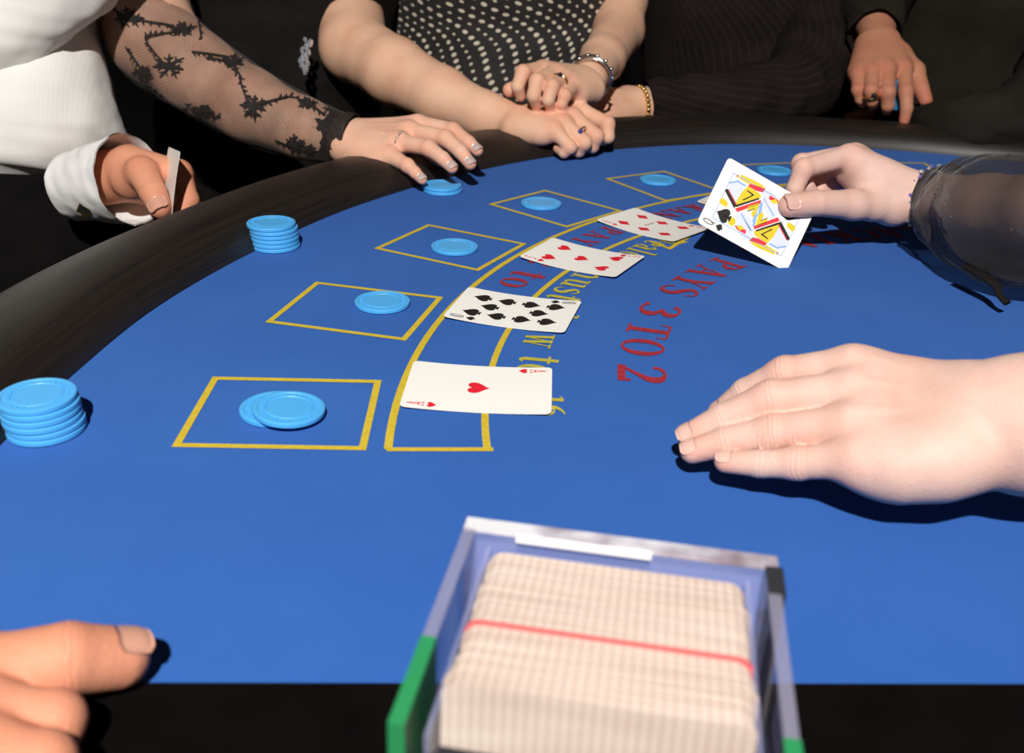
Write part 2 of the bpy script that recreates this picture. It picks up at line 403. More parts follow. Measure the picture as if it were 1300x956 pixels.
fx = t.math('MULTIPLY', t.math('SUBTRACT', t.math('FRACT', ux), .5), SX_); fy = t.math('MULTIPLY', t.math('SUBTRACT', t.math('FRACT', row), .5), SY_)
dd = t.math('SQRT', t.math('ADD', t.math('MULTIPLY', fx, fx), t.math('MULTIPLY', fy, fy)))
rad = t.math('ADD', .0020, t.math('MULTIPLY', odd, .0011))
dt = t.math('LESS_THAN', dd, rad); t.col(t.mixc(dt, (.012, .009, .008), (.62, .54, .42))); t.bump(t.noise(25, 3), .5, .004)

def sheer(name, color, alpha_base, net=0.0, scale=900):
    m = mat(name, color, .6, sheen=.2); t = NT(m)
    n = t.noise(26, 4, t.coord('UV'))
    a = t.math('ADD', alpha_base, t.math('MULTIPLY', t.math('SUBTRACT', n, .5), .35))
    if net:
        sx = t.add('ShaderNodeSeparateXYZ'); t.link(t.coord('UV'), sx.inputs[0])
        nn = t.math('MULTIPLY', t.noise(60, 3, t.coord('UV')), 9)
        g1 = t.math('SINE', t.math('ADD', t.math('MULTIPLY', t.math('ADD', sx.outputs[0], sx.outputs[1]), scale), nn))
        g2 = t.math('SINE', t.math('ADD', t.math('MULTIPLY', t.math('SUBTRACT', sx.outputs[0], sx.outputs[1]), scale), nn))
        a = t.math('ADD', a, t.math('MULTIPLY', t.math('MAXIMUM', g1, g2), net))
    a = t.math('MINIMUM', t.math('MAXIMUM', a, 0.0), 1.0); t.link(a, t.b.inputs['Alpha']); return m
NET = sheer('black_lace_net', (.010, .006, .005), .30, .16, 1500)
CHIFFON = sheer('black_sheer_chiffon', (.016, .010, .008), .64)
CHIFFON2 = sheer('dense_black_chiffon', (.008, .006, .006), .90)
LACE = noisy('black_lace_thread', (.006, .004, .004), (.014, .010, .009), 300, .8)
GREENAC = mat('green_acrylic', (.025, .24, .085), .3, spec=.5)
SMOKE = mat('dark_acrylic', (.03, .03, .035), .1, spec=.7)

# ================================================================= the room
mb = MB(); mb.box((.3, 2.5, -.80), (5, 6, .02)); tag(mb.build('floor', FLOOR), kind='structure')
mb = MB(); mb.box((.3, 7.0, .7), (5, .05, 1.5)); tag(mb.build('wall_back', WALLM), kind='structure')

# ================================================================= the table
table = empty('blackjack_table', (.35, .70, -.78), label='curved blue felt blackjack table with a dark padded rail and yellow and red print', cat='table')
inner = [(-.236, .20), (-.246, .28), (-.2615, .36), (-.2695, .447), (-.2675, .541), (-.2555, .651), (-.2205, .777), (-.1589, .9248), (-.0515, 1.0817), (.079, 1.2000), (.2478, 1.278), (.4049, 1.292), (.5543, 1.2704), (.70, 1.20), (.80, 1.06)]
IC = catmull([(a, b, 0) for a, b in inner], 8)[:, :2]
DE = [(.86, .95), (.70, .66), (.33, .300), (.2046, .2972), (-.19, .2772), (-.241, .2750)]
i_start = next(i for i, q in enumerate(IC) if q[1] > .276)
ICf = [tuple(q) for q in IC[i_start:]]
outline = ICf + DE[:5]
n = len(outline)
vv = [(x, y, 0) for x, y in outline]+[(x, y, -.03) for x, y in outline]
obj('felt_top', vv, [tuple(range(n-1, -1, -1)), tuple(range(n, 2*n))]+[(i, (i+1) % n, n+(i+1) % n, n+i) for i in range(n)], FELT, table, False)
# padded rail swept along the playing edge
T = np.gradient(IC, axis=0); T /= np.linalg.norm(T, axis=1)[:, None]; Nn = np.c_[-T[:, 1], T[:, 0]]
prof = [(-.004, -.02), (-.001, -.001), (.001, .007), (.008, .0165), (.020, .0235), (.036, .0270), (.055, .0275), (.074, .0245), (.090, .0175), (.101, .006), (.106, -.010), (.104, -.035), (.09, -.055), (.0, -.055)]
vs = []; uv = []; s = 0
for i, q in enumerate(IC):
    if i: s += np.linalg.norm(IC[i]-IC[i-1])
    for k, (a, b) in enumerate(prof): p = q+Nn[i]*a; vs.append((p[0], p[1], b)); uv.append((s, k*.012))
k = len(prof); fs = [(i*k+j, i*k+(j+1) % k, (i+1)*k+(j+1) % k, (i+1)*k+j) for i in range(len(IC)-1) for j in range(k)]
fs += [tuple(range(k-1, -1, -1)), tuple((len(IC)-1)*k+j for j in range(k))]
obj('padded_rail', vs, fs, RAIL, table, True, uv=uv)
# invented flush black board, near edge unseen, added to blacken the frame's bottom
e0 = [(-.245, .2745), (-.19, .2772), (.2046, .2972), (.33, .300), (.70, .66), (.86, .95)]
e1 = [(-.245, .12), (-.19, .12), (.23, .15), (.40, .20), (.79, .58), (.95, .90)]
vs = [(a, b, .0005) for a, b in e0]+[(a, b, .0005) for a, b in e1]+[(a, b, -.05) for a, b in e0]+[(a, b, -.05) for a, b in e1]
fs = []
for i in range(5): fs += [(i, i+1, 7+i, 6+i), (12+i, 18+i, 19+i, 13+i), (6+i, 7+i, 19+i, 18+i), (i, 12+i, 13+i, i+1)]
fs += [(0, 6, 18, 12), (5, 17, 23, 11)]
obj('added_edge_board', vs, fs, WOODB, table, False)
mb = MB(); mb.box((.38, .72, -.10), (.30, .28, .05)); mb.build('apron', WOODB, table)
for (x, y) in ((.15, .50), (.62, .62), (.20, .98), (.58, 1.02)):
    mb = MB(); mb.box((x, y, -.46), (.03, .03, .32)); mb.build('leg', WOODB, table)

# ---- printed layout
TZ = .00035
def flat(name, polys, m, parent=table, z=TZ):
    v = []; f = []
    for pi_, p in enumerate(polys):
        k = len(v); v += [(x, y, z+pi_*3e-6) for x, y in p]; f.append(tuple(range(k, k+len(p))))
    me = obj(name, v, f, m, parent, False)
    # normals up
    for pl in me.data.polygons: pass
    return me
AC = (.5575, .5089); BC = np.array((.5215, .5102)); BR = .6514; LW = .0042
def seg(a, b, w):
    a = np.array(a); b = np.array(b); d = unit(b-a); nn = np.array((-d[1], d[0]))*w/2; a = a-d*w/2; b = b+d*w/2
    return [a+nn, b+nn, b-nn, a-nn][::-1]
boxrots = [2.3, -12.6, -27.2, -42.2, -57.0, -71.5, -86.0]; boxang = [181.1, 166.9, 152.4, 137.9, 123.6, 109.2, 94.8]
for rt, an in zip(boxrots, boxang):
    c0 = BC+BR*np.array((math.cos(math.radians(an)), math.sin(math.radians(an)))); r = math.radians(rt)
    ex = np.array((math.cos(r), math.sin(r))); ey = np.array((-ex[1], ex[0])); hx, hy = (.1035-LW)/2, (.0862-LW)/2
    q = [c0+ex*a*hx+ey*b*hy for a, b in ((-1, -1), (1, -1), (1, 1), (-1, 1))]
    qo = [c0+ex*a*(hx+LW/2)+ey*b*(hy+LW/2) for a, b in ((-1, -1), (1, -1), (1, 1), (-1, 1))]; qi = [c0+ex*a*(hx-LW/2)+ey*b*(hy-LW/2) for a, b in ((-1, -1), (1, -1), (1, 1), (-1, 1))]
    flat('betting_box', [[qo[i], qo[(i+1) % 4], qi[(i+1) % 4], qi[i]] for i in range(4)], YEL)
def arcpoly(Cc, R, a0, a1, w, n=60):
    ang = np.radians(np.linspace(a0, a1, n+1)); out = []
    for i in range(n):
        A_ = lambda R_, t: (Cc[0]+R_*math.cos(t), Cc[1]+R_*math.sin(t))
        out.append([A_(R-w/2, ang[i]), A_(R+w/2, ang[i]), A_(R+w/2, ang[i+1]), A_(R-w/2, ang[i+1])])
    return out
pO = Z(495.5, 571)[:2]; pI = Z(621.5, 571)[:2]
aO = math.degrees(math.atan2(pO[1]-.5089, pO[0]-.5575)) % 360; aI = math.degrees(math.atan2(pI[1]-.52, pI[0]-.5092)) % 360
flat('outer_arc_line', arcpoly((.5575, .5089), .6242, 88, aO, .0046), YEL)
flat('inner_arc_line', arcpoly((.5092, .52), .5236, 88, aI, .0042), YEL)
flat('arc_end_line', [seg(pO, pI, .0040)], YEL)
flat('corner_mark', [seg(Z(826, 307)[:2], Z(850, 316)[:2], .004), seg(Z(850, 316)[:2], Z(884, 295)[:2], .004)], YEL, z=TZ+.0001)

# ---- lettering: serif capitals drawn as ribbons
def rb(pts, ws, n=5):
    q = catmull([(x, y, w_) for (x, y), w_ in zip(pts, ws)], n); T = np.gradient(q[:, :2], axis=0); T /= np.linalg.norm(T, axis=1)[:, None]+1e-9
    N_ = np.c_[-T[:, 1], T[:, 0]]; a = q[:, :2]+N_*q[:, 2:]/2; b = q[:, :2]-N_*q[:, 2:]/2
    return [[tuple(a[i]), tuple(b[i]), tuple(b[i+1]), tuple(a[i+1])] for i in range(len(q)-1)]
def bx_(x0, y0, x1, y1): return [[(x0, y0), (x1, y0), (x1, y1), (x0, y1)]]
def dg(x0, y0, x1, y1, w_): return [[(x0-w_/2, y0), (x0+w_/2, y0), (x1+w_/2, y1), (x1-w_/2, y1)]]
TK, TN = .17, .06
def oval(cx, cy, rx, ry, tk=TK, tn=TN, a0=0, a1=360, n=26):
    out = []; A_ = [math.radians(a0+(a1-a0)*i/n) for i in range(n+1)]
    for i in range(n):
        g = []
        for t_, (u, v_) in ((A_[i], (rx, ry)), (A_[i+1], (rx, ry)), (A_[i+1], (rx-tk, ry-tn)), (A_[i], (rx-tk, ry-tn))): g.append((cx+u*math.cos(t_), cy+v_*math.sin(t_)))
        out.append(g)
    return out
GL = {
 'P': (.66, bx_(.12, 0, .29, 1)+bx_(0, 0, .42, TN)+bx_(0, 1-TN, .34, 1)+oval(.32, .73, .30, .27, a0=-90, a1=90)+bx_(.25, .46, .33, .46+TN)),
 'A': (.80, dg(.36, 1, .64, 0, .18)+dg(.38, 1, .14, 0, .06)+bx_(.22, .30, .55, .36)+bx_(0, 0, .28, TN)+bx_(.48, 0, .80, TN)),
 'Y': (.78, dg(.17, 1, .40, .45, .18)+dg(.64, 1, .42, .45, .06)+bx_(.31, 0, .48, .5)+bx_(0, 1-TN, .34, 1)+bx_(.50, 1-TN, .78, 1)+bx_(.2, 0, .6, TN)),
 'S': (.58, rb([(.50, .74), (.44, .92), (.29, .97), (.13, .88), (.11, .72), (.26, .57), (.42, .45), (.49, .27), (.42, .09), (.27, .03), (.10, .10), (.04, .28)], [.05, .06, .07, .13, .17, .19, .19, .17, .13, .07, .06, .05])),
 '3': (.56, rb([(.05, .78), (.13, .93), (.28, .97), (.42, .86), (.40, .66), (.22, .54)], [.13, .09, .06, .15, .16, .06])+rb([(.22, .54), (.40, .46), (.47, .27), (.38, .07), (.20, .03), (.06, .12)], [.06, .13, .18, .11, .07, .15])),
 'T': (.68, bx_(.255, 0, .425, 1)+bx_(.14, 0, .54, TN)+bx_(0, .94, .68, 1)+bx_(0, .74, .05, 1)+bx_(.63, .74, .68, 1)),
 'O': (.76, oval(.38, .5, .36, .5)),
 '2': (.58, rb([(.05, .74), (.12, .91), (.28, .97), (.45, .86), (.45, .64), (.30, .40), (.07, .08)], [.10, .09, .07, .17, .17, .10, .06])+bx_(.04, 0, .50, .16)+bx_(.46, 0, .54, .26)),
 'B': (.70, bx_(.12, 0, .29, 1)+bx_(0, 0, .35, TN)+bx_(0, 1-TN, .35, 1)+oval(.33, .76, .25, .24, a0=-90, a1=90)+oval(.33, .27, .31, .27, a0=-90, a1=90)),
 'L': (.60, bx_(.10, 0, .27, 1)+bx_(0, 0, .58, TN)+bx_(0, 1-TN, .38, 1)+bx_(.52, 0, .58, .26)),
 'C': (.70, oval(.38, .5, .36, .5, a0=45, a1=315)+bx_(.58, .68, .63, .96)),
 'K': (.78, bx_(.10, 0, .27, 1)+bx_(0, 0, .38, TN)+bx_(0, 1-TN, .38, 1)+dg(.30, .45, .62, 1, .06)+dg(.62, 0, .36, .58, .18)+bx_(.48, 0, .78, TN)+bx_(.5, 1-TN, .76, 1)),
 'J': (.52, bx_(.22, .2, .39, 1)+bx_(.10, 1-TN, .50, 1)+rb([(.305, .25), (.28, .05), (.14, .02), (.05, .14)], [.17, .12, .06, .10])),
 'I': (.38, bx_(.105, 0, .275, 1)+bx_(0, 0, .38, TN)+bx_(0, 1-TN, .38, 1)),
 'N': (.78, dg(.14, 1, .62, 0, .18)+bx_(.11, 0, .16, 1)+bx_(.60, 0, .65, 1)+bx_(0, 0, .26, TN)+bx_(0, 1-TN, .22, 1)+bx_(.50, 1-TN, .76, 1)),
 'U': (.78, rb([(.19, 1), (.19, .35), (.28, .07), (.44, .03), (.58, .12), (.61, .35), (.61, 1)], [.17, .17, .12, .06, .06, .05, .05])+bx_(0, 1-TN, .38, 1)+bx_(.48, 1-TN, .74, 1)),
 'R': (.76, bx_(.12, 0, .29, 1)+bx_(0, 0, .40, TN)+bx_(0, 1-TN, .34, 1)+oval(.32, .74, .28, .26, a0=-90, a1=90)+dg(.60, 0, .38, .5, .18)+bx_(.54, 0, .74, TN)),
 'E': (.66, bx_(.10, 0, .27, 1)+bx_(0, 0, .60, TN)+bx_(0, 1-TN, .58, 1)+bx_(.25, .47, .46, .53)+bx_(.54, 0, .60, .25)+bx_(.52, .76, .58, 1)+bx_(.42, .40, .47, .62)),
 'D': (.76, bx_(.10, 0, .27, 1)+bx_(0, 0, .34, TN)+bx_(0, 1-TN, .34, 1)+oval(.32, .5, .38, .5, a0=-90, a1=90)),
 '1': (.42, bx_(.15, 0, .31, .96)+bx_(.04, 0, .42, TN)+dg(.04, .82, .2, .96, .06)),
 '6': (.58, oval(.30, .31, .25, .31, .15)+rb([(.12, .35), (.14, .65), (.30, .88), (.48, .97)], [.15, .15, .10, .04])),
 't': (.38, bx_(.12, .10, .27, .92)+bx_(0, .66, .38, .72)+rb([(.195, .14), (.24, .03), (.36, .08)], [.15, .09, .04])),
 'o': (.52, oval(.26, .36, .25, .36, .14, .05)),
 'm': (.96, bx_(.09, 0, .23, .7)+bx_(.40, 0, .54, .55)+bx_(.71, 0, .85, .55)+rb([(.2, .5), (.34, .69), (.47, .5)], [.05, .10, .14])+rb([(.5, .5), (.64, .69), (.78, .5)], [.05, .10, .14])+bx_(0, 0, .31, .05)+bx_(.34, 0, .60, .05)+bx_(.65, 0, .94, .05)+bx_(0, .65, .2, .7)),
 'u': (.62, rb([(.16, .68), (.16, .2), (.27, .04), (.42, .14)], [.14, .14, .09, .05])+bx_(.40, .0, .54, .70)+bx_(0, .64, .2, .7)+bx_(.32, .64, .5, .7)+bx_(.5, 0, .62, .05)),
 's': (.44, rb([(.37, .53), (.30, .68), (.16, .68), (.09, .54), (.22, .40), (.36, .28), (.34, .09), (.18, .02), (.04, .18)], [.04, .05, .07, .13, .15, .15, .12, .07, .04])),
 'w': (.88, dg(.14, .7, .30, 0, .14)+dg(.46, .7, .30, 0, .05)+dg(.44, .7, .60, 0, .14)+dg(.76, .7, .60, 0, .05)+bx_(0, .65, .28, .7)+bx_(.34, .65, .56, .7)+bx_(.64, .65, .88, .7)),
 'e': (.50, oval(.26, .36, .24, .36, .14, .05, a0=0, a1=310)+bx_(.1, .34, .48, .39)),
 'a': (.52, bx_(.28, .0, .42, .55)+rb([(.06, .55), (.2, .69), (.34, .5)], [.09, .08, .14])+oval(.22, .2, .19, .21, .12, .05)+bx_(.36, 0, .52, .05)),
 'r': (.44, bx_(.09, 0, .23, .7)+bx_(0, 0, .32, .05)+bx_(0, .64, .2, .7)+rb([(.2, .48), (.28, .66), (.38, .62)], [.05, .08, .12])),
 'd': (.60, bx_(.34, 0, .48, 1)+oval(.26, .34, .23, .35, .13, .05)+bx_(.24, .95, .44, 1)+bx_(.44, 0, .58, .05)),
 'l': (.32, bx_(.08, 0, .22, 1)+bx_(0, .95, .18, 1)+bx_(0, 0, .30, .05)),
 ' ': (.35, []), }
def words(name, txt, Cc, R, a0, a1, H, m, gap=.08, z=TZ+.0001):
    Wd = sum(GL[c_][0] for c_ in txt)+gap*(len(txt)-1); sx_ = R*math.radians(a1-a0)/Wd; u0 = 0; polys = []
    for c_ in txt:
        adv, g = GL[c_]
        for p in g:
            q = []
            for (u, v_) in p:
                a = math.radians(a0)+(u0+u)*sx_/R; r = R-v_*H; q.append((Cc[0]+r*math.cos(a), Cc[1]+r*math.sin(a)))
            polys.append(q)
        u0 += adv+gap
    return flat(name, polys, m, z=z)
BT = (.466, .5353)
words('lettering', 'PAYS', BT, .399, 136.6, 152.6, .0300, RED)
words('lettering', '3', BT, .399, 156.2, 160.2, .0300, RED)
words('lettering', 'TO', BT, .399, 162.4, 171.2, .0300, RED)
words('lettering', '2', BT, .399, 173.4, 177.4, .0315, RED)
words('lettering', 'BLACKJACK', BT, .399, 97, 132, .0300, RED)
BA = (.53, .515)
words('lettering', 'to', BA, .582, 155.2, 159.4, .031, RED)
words('lettering', '2', BA, .582, 151.8, 153.4, .0235, RED)
words('lettering', 'PAYS', BA, .582, 140.0, 148.0, .0235, RED)
words('lettering', 'INSURANCE', BA, .580, 119.5, 137.3, .0235, RED)
words('lettering', '1', BA, .582, 163.0, 164.2, .0235, RED)
words('lettering', 'must', BA, .537, 151.3, 160.4, .028, YEL2)
words('lettering', 'draw', BA, .531, 162.4, 170.5, .028, YEL2)
words('lettering', 'to', BA, .529, 171.9, 175.2, .028, YEL2)
words('lettering', '16', (.53, .515), .513, 178.2, 181.3, .016, YEL2)
words('lettering', 'Dealer', BA, .530, 138.0, 148.2, .028, YEL2)

# ================================================================= chips
def make_chip():
    R = .0203; pr = [(0, .0031), (.0125, .0031), (.0128, .0029), (.0131, .0033), (.0137, .0033), (.0140, .0030), (.0172, .0030), (.0176, .0034), (.0194, .0034), (.0201, .0031), (R, .0025), (R, .0009), (.0201, .0003), (.0194, 0), (0, 0)]
    n = 64; v = [(0, 0, .0031), (0, 0, 0)]; f = []
    for j in range(n):
        a = 2*math.pi*j/n
        for (r, z) in pr[1:-1]: v.append((r*math.cos(a), r*math.sin(a), z))
    k = len(pr)-2
    for j in range(n):
        b = 2+j*k; c_ = 2+((j+1) % n)*k; f.append((0, b, c_)); f.append((1, c_+k-1, b+k-1))
        for i in range(k-1): f.append((b+i, b+i+1, c_+i+1, c_+i))
    mb = MB(); mb.add(v, f)
    for j in range(30):
        a = 2*math.pi*j/30; Rm = np.array([[math.cos(a), -math.sin(a), 0], [math.sin(a), math.cos(a), 0], [0, 0, 1]])
        if j % 10 == 9: continue
        mb.box(Rm @ np.array((.0156, 0, .0031)), (.0006 if j % 2 else .0009, .0005, .00035), Rm)
    return mb
chipmb = make_chip(); CHIPS = 0
chip0 = None
def chip(x, y, z, label, group=None, tilt=(0, 0), rot=None):
    global chip0
    if chip0 is None: chip0 = chipmb.build('casino_chip', CHIP, smooth=False); o = chip0
    else: o = chip0.copy(); C.objects.link(o)
    for k in list(o.keys()):
        if k in ('label', 'group', 'category'): del o[k]
    o.location = (float(x), float(y), float(z)); o.rotation_euler = (tilt[0], tilt[1], random.uniform(0, 6) if rot is None else rot)
    tag(o, label, 'chip', group); return o
G1 = 'light blue chips stacked at the near left end of the rail'; ords = ['lowest', 'second lowest', 'third lowest', 'third highest', 'second highest', 'topmost']
c = Z(60, 546)
for i in range(6): 
    dx = [0.0, -.0002, -.0012, -.0017, -.0020, -.0032][i]; dy = [0, .0004, 0, .0005, .001, .0015][i]
    chip(c[0]+dx, c[1]+dy, .0004+i*.00352, '%s light blue chip of the short stack at the near left rail' % ords[i], G1, tilt=(0, -.012*i/5))
G2 = 'light blue chips stacked beside the second betting box'
c = Z(350, 313)
for i in range(6):
    dx = [.0005, .0, .0, -.0004, -.0008, -.0026][i]
    chip(c[0]+dx, c[1]+random.uniform(-.0004, .0004), .0004+i*.00362, '%s light blue chip of the stack below the white cuff' % ords[i], G2, tilt=(0, 0))
c = Z(562, 243)
chip(c[0], c[1], .0004, 'light blue chip under the ringed hand, lower of two', 'light blue chips under the ringed hand')
chip(c[0]-.0012, c[1]+.001, .0040, 'light blue chip under the ringed hand, upper of two', 'light blue chips under the ringed hand')
c = Z(350, 523); chip(c[0], c[1], .0004, 'light blue chip lying flat, mostly under another, in the nearest betting box', 'light blue bets in the yellow boxes')
c = Z(367, 524, .003); chip(c[0], c[1], .0036, 'light blue chip tilted on top of another in the nearest betting box', 'light blue bets in the yellow boxes', tilt=(.015, .06))
for px, py, lb in ((485.5, 387, 'light blue chip in the second yellow box from the near end, touching its line'), (577, 316.5, 'light blue chip alone in the third yellow box from the near end'), (687, 261, 'light blue chip alone in the fourth yellow box from the near end'), (835, 231, 'light blue chip in the far yellow box left of the held queen'), (983, 219, 'light blue chip partly hidden behind the hand holding the queen')):
    c = Z(px, py); chip(c[0], c[1], .0004, lb, 'light blue bets in the yellow boxes')

# ================================================================= cards
CW, CL = .0635, .0889
def heart(n=28):
    p = []
    for i in range(n):
        t_ = 2*math.pi*i/n; x = 16*math.sin(t_)**3; y = 13*math.cos(t_)-5*math.cos(2*t_)-2*math.cos(3*t_)-math.cos(4*t_); p.append((x/17*.47, (y+2.5)/17*.5))
    return [p]
def spade():
    h = [(x, -y+.06) for x, y in heart()[0]]; return [h, [(-.05, -.05), (.05, -.05), (.07, -.3), (.2, -.5), (-.2, -.5), (-.07, -.3)]]
def diamond(): return [[(0, .5), (-.37, 0), (0, -.5), (.37, 0)]]
SH = {'h': heart, 's': spade, 'd': diamond}
GLs = {'A': dg(.40, 1, .66, 0, .11)+dg(.40, 1, .14, 0, .09)+bx_(.22, .28, .58, .36)+bx_(0, 0, .28, .07)+bx_(.5, 0, .80, .07),
 '5': bx_(.12, .55, .22, 1)+bx_(.12, .9, .56, 1)+rb([(.16, .56), (.36, .62), (.54, .46), (.54, .2), (.34, .04), (.1, .1)], [.1]*6),
 '6': oval(.33, .3, .26, .3, .11, .09)+rb([(.12, .35), (.16, .68), (.32, .9), (.52, .93)], [.1]*4),
 '1': bx_(.1, 0, .2, 1), '0': oval(.55, .5, .24, .5, .1, .09), 'Q': oval(.36, .52, .32, .48, .11, .09)+dg(.66, -.08, .42, .3, .1)}
def card(center, up, right, rank, suit, label, bend=0.0, group=None, art=None, tilt_n=None, back=None):
    center = np.array(center, float); up = unit(up); right = unit(np.array(right)-up*np.dot(right, up)); nrm = np.cross(right, up)
    root = empty('playing_card', center, label=label, cat='card', group=group)
    def mp3(u, v_, off):
        return center+right*u+up*v_+nrm*(off+bend*((v_/(CL/2))**2))
    # rounded outline as grid-ish strip
    rr = .0034; pts = []; nv_ = 24
    ys = sorted(set([-CL/2+rr*(1-math.cos(math.pi/2*i/5)) for i in range(6)]+[CL/2-rr*(1-math.cos(math.pi/2*i/5)) for i in range(6)]+list(np.linspace(-CL/2+rr, CL/2-rr, nv_))))
    v = []; f = []
    for y in ys:
        e = max(0, abs(y)-(CL/2-rr)); hw = CW/2-rr+math.sqrt(max(0, rr*rr-e*e)); v += [(-hw, y), (hw, y)]
    m_ = len(ys); top = [mp3(a, b, .00028) for a, b in v]; bot = [mp3(a, b, 0) for a, b in v]
    for i in range(m_-1):
        f.append((2*i, 2*i+1, 2*i+3, 2*i+2)); f.append((2*m_+2*i, 2*m_+2*i+2, 2*m_+2*i+3, 2*m_+2*i+1))
        f.append((2*i, 2*i+2, 2*m_+2*i+2, 2*m_+2*i)); f.append((2*i+1, 2*m_+2*i+1, 2*m_+2*i+3, 2*i+3))
    f += [(0, 2*m_, 2*m_+1, 1), (2*m_-2, 2*m_-1, 4*m_-1, 4*m_-2)]
    obj('card_face', top+bot, f, CARD, root, False)
    ink = PRED if suit in 'hd' else PBLK
    def printp(name, polys, mtl, cu, cv, s_, rot=0, off=.00042, asp=1.0):
        vs = []; fs = []; sg_ = -1 if rot else 1
        for p in polys:
            k = len(vs)
            for (x, y) in p: vs.append(mp3(cu+sg_*x*s_*asp, cv+sg_*y*s_, off))
            fs.append(tuple(range(k, k+len(p))))
        return obj(name, vs, fs, mtl, root, False)
    X = .0150; Y3 = .0235
    lay = {'A': [(0, 0, 0)], '5': [(-X, Y3, 0), (X, Y3, 0), (0, 0, 0), (-X, -Y3, 1), (X, -Y3, 1)], '6': [(a, b, 1 if b < 0 else 0) for a in (-X, X) for b in (Y3, 0, -Y3)],
           '10': [(a, b, 1 if b < 0 else 0) for a in (-X, X) for b in (.0285, .0098, -.0098, -.0285)]+[(0, .019, 0), (0, -.019, 1)], 'Q': [(-.0150, .0268, 0), (.0150, -.0268, 1)], 'blank': []}[rank]
    ps = .0165 if rank == 'A' else (.0145 if rank != '10' else .0145)
    for (a, b, r_) in lay: printp('pip', SH[suit](), ink, a, b, ps, r_, off=.00050)
    if rank != 'blank':
        for r_ in (0, 1):
            sg_ = -1 if r_ else 1; chs = rank
            polys = [q for ch_ in chs for q in GLs[ch_]]
            printp('card_index', [[(x-.38, y-.5) for x, y in q] for q in polys], ink, sg_*-.0262, sg_*.0358, .0105, r_, asp=.60)
            printp('index_pip', SH[suit](), ink, sg_*-.0262, sg_*.0258, .0070, r_)
    if art: art(mp3, root)
    return root
GC = 'face up cards dealt along the yellow arcs'
def flatcard(cor, rank, suit, label, bend, h0=.0006):
    q = [Z(*p)[:2] for p in cor]; c0 = np.mean(q, 0)          # corners: left-far, right-far, right-near, left-near
    e = unit((q[1]-q[0])+(q[2]-q[3])); up = np.array((-e[0], -e[1], 0)); right = np.array((-e[1], e[0], 0))
    return card((c0[0], c0[1], h0), up, right, rank, suit, label, bend, GC)
flatcard([(521.8, 462.5), (702.5, 470.9), (701.8, 530.4), (506.8, 519.4)], 'A', 'h', 'ace of hearts lying face up, nearest card on the felt', .0016)
flatcard([(594.8, 369.8), (739.3, 386.2), (716.9, 427.4), (561.3, 404)], '10', 's', 'ten of spades lying face up, second card from the near end', .0020)
flatcard([(701.2, 305.9), (818.8, 329.4), (781.2, 356.7), (659.5, 330.4)], '5', 'h', 'five of hearts lying face up between the ten and the six', .0026)
flatcard([(806.3, 269.3), (898, 289.5), (853, 313.5), (761.7, 283.0)], '6', 'd', 'six of diamonds lying face up, its corner behind the queen', .0026)
flatcard([(932, 246), (1010, 262), (975, 278), (888, 260)], '5', 'h', 'red pip card of which one corner shows left of the queen', .0015)
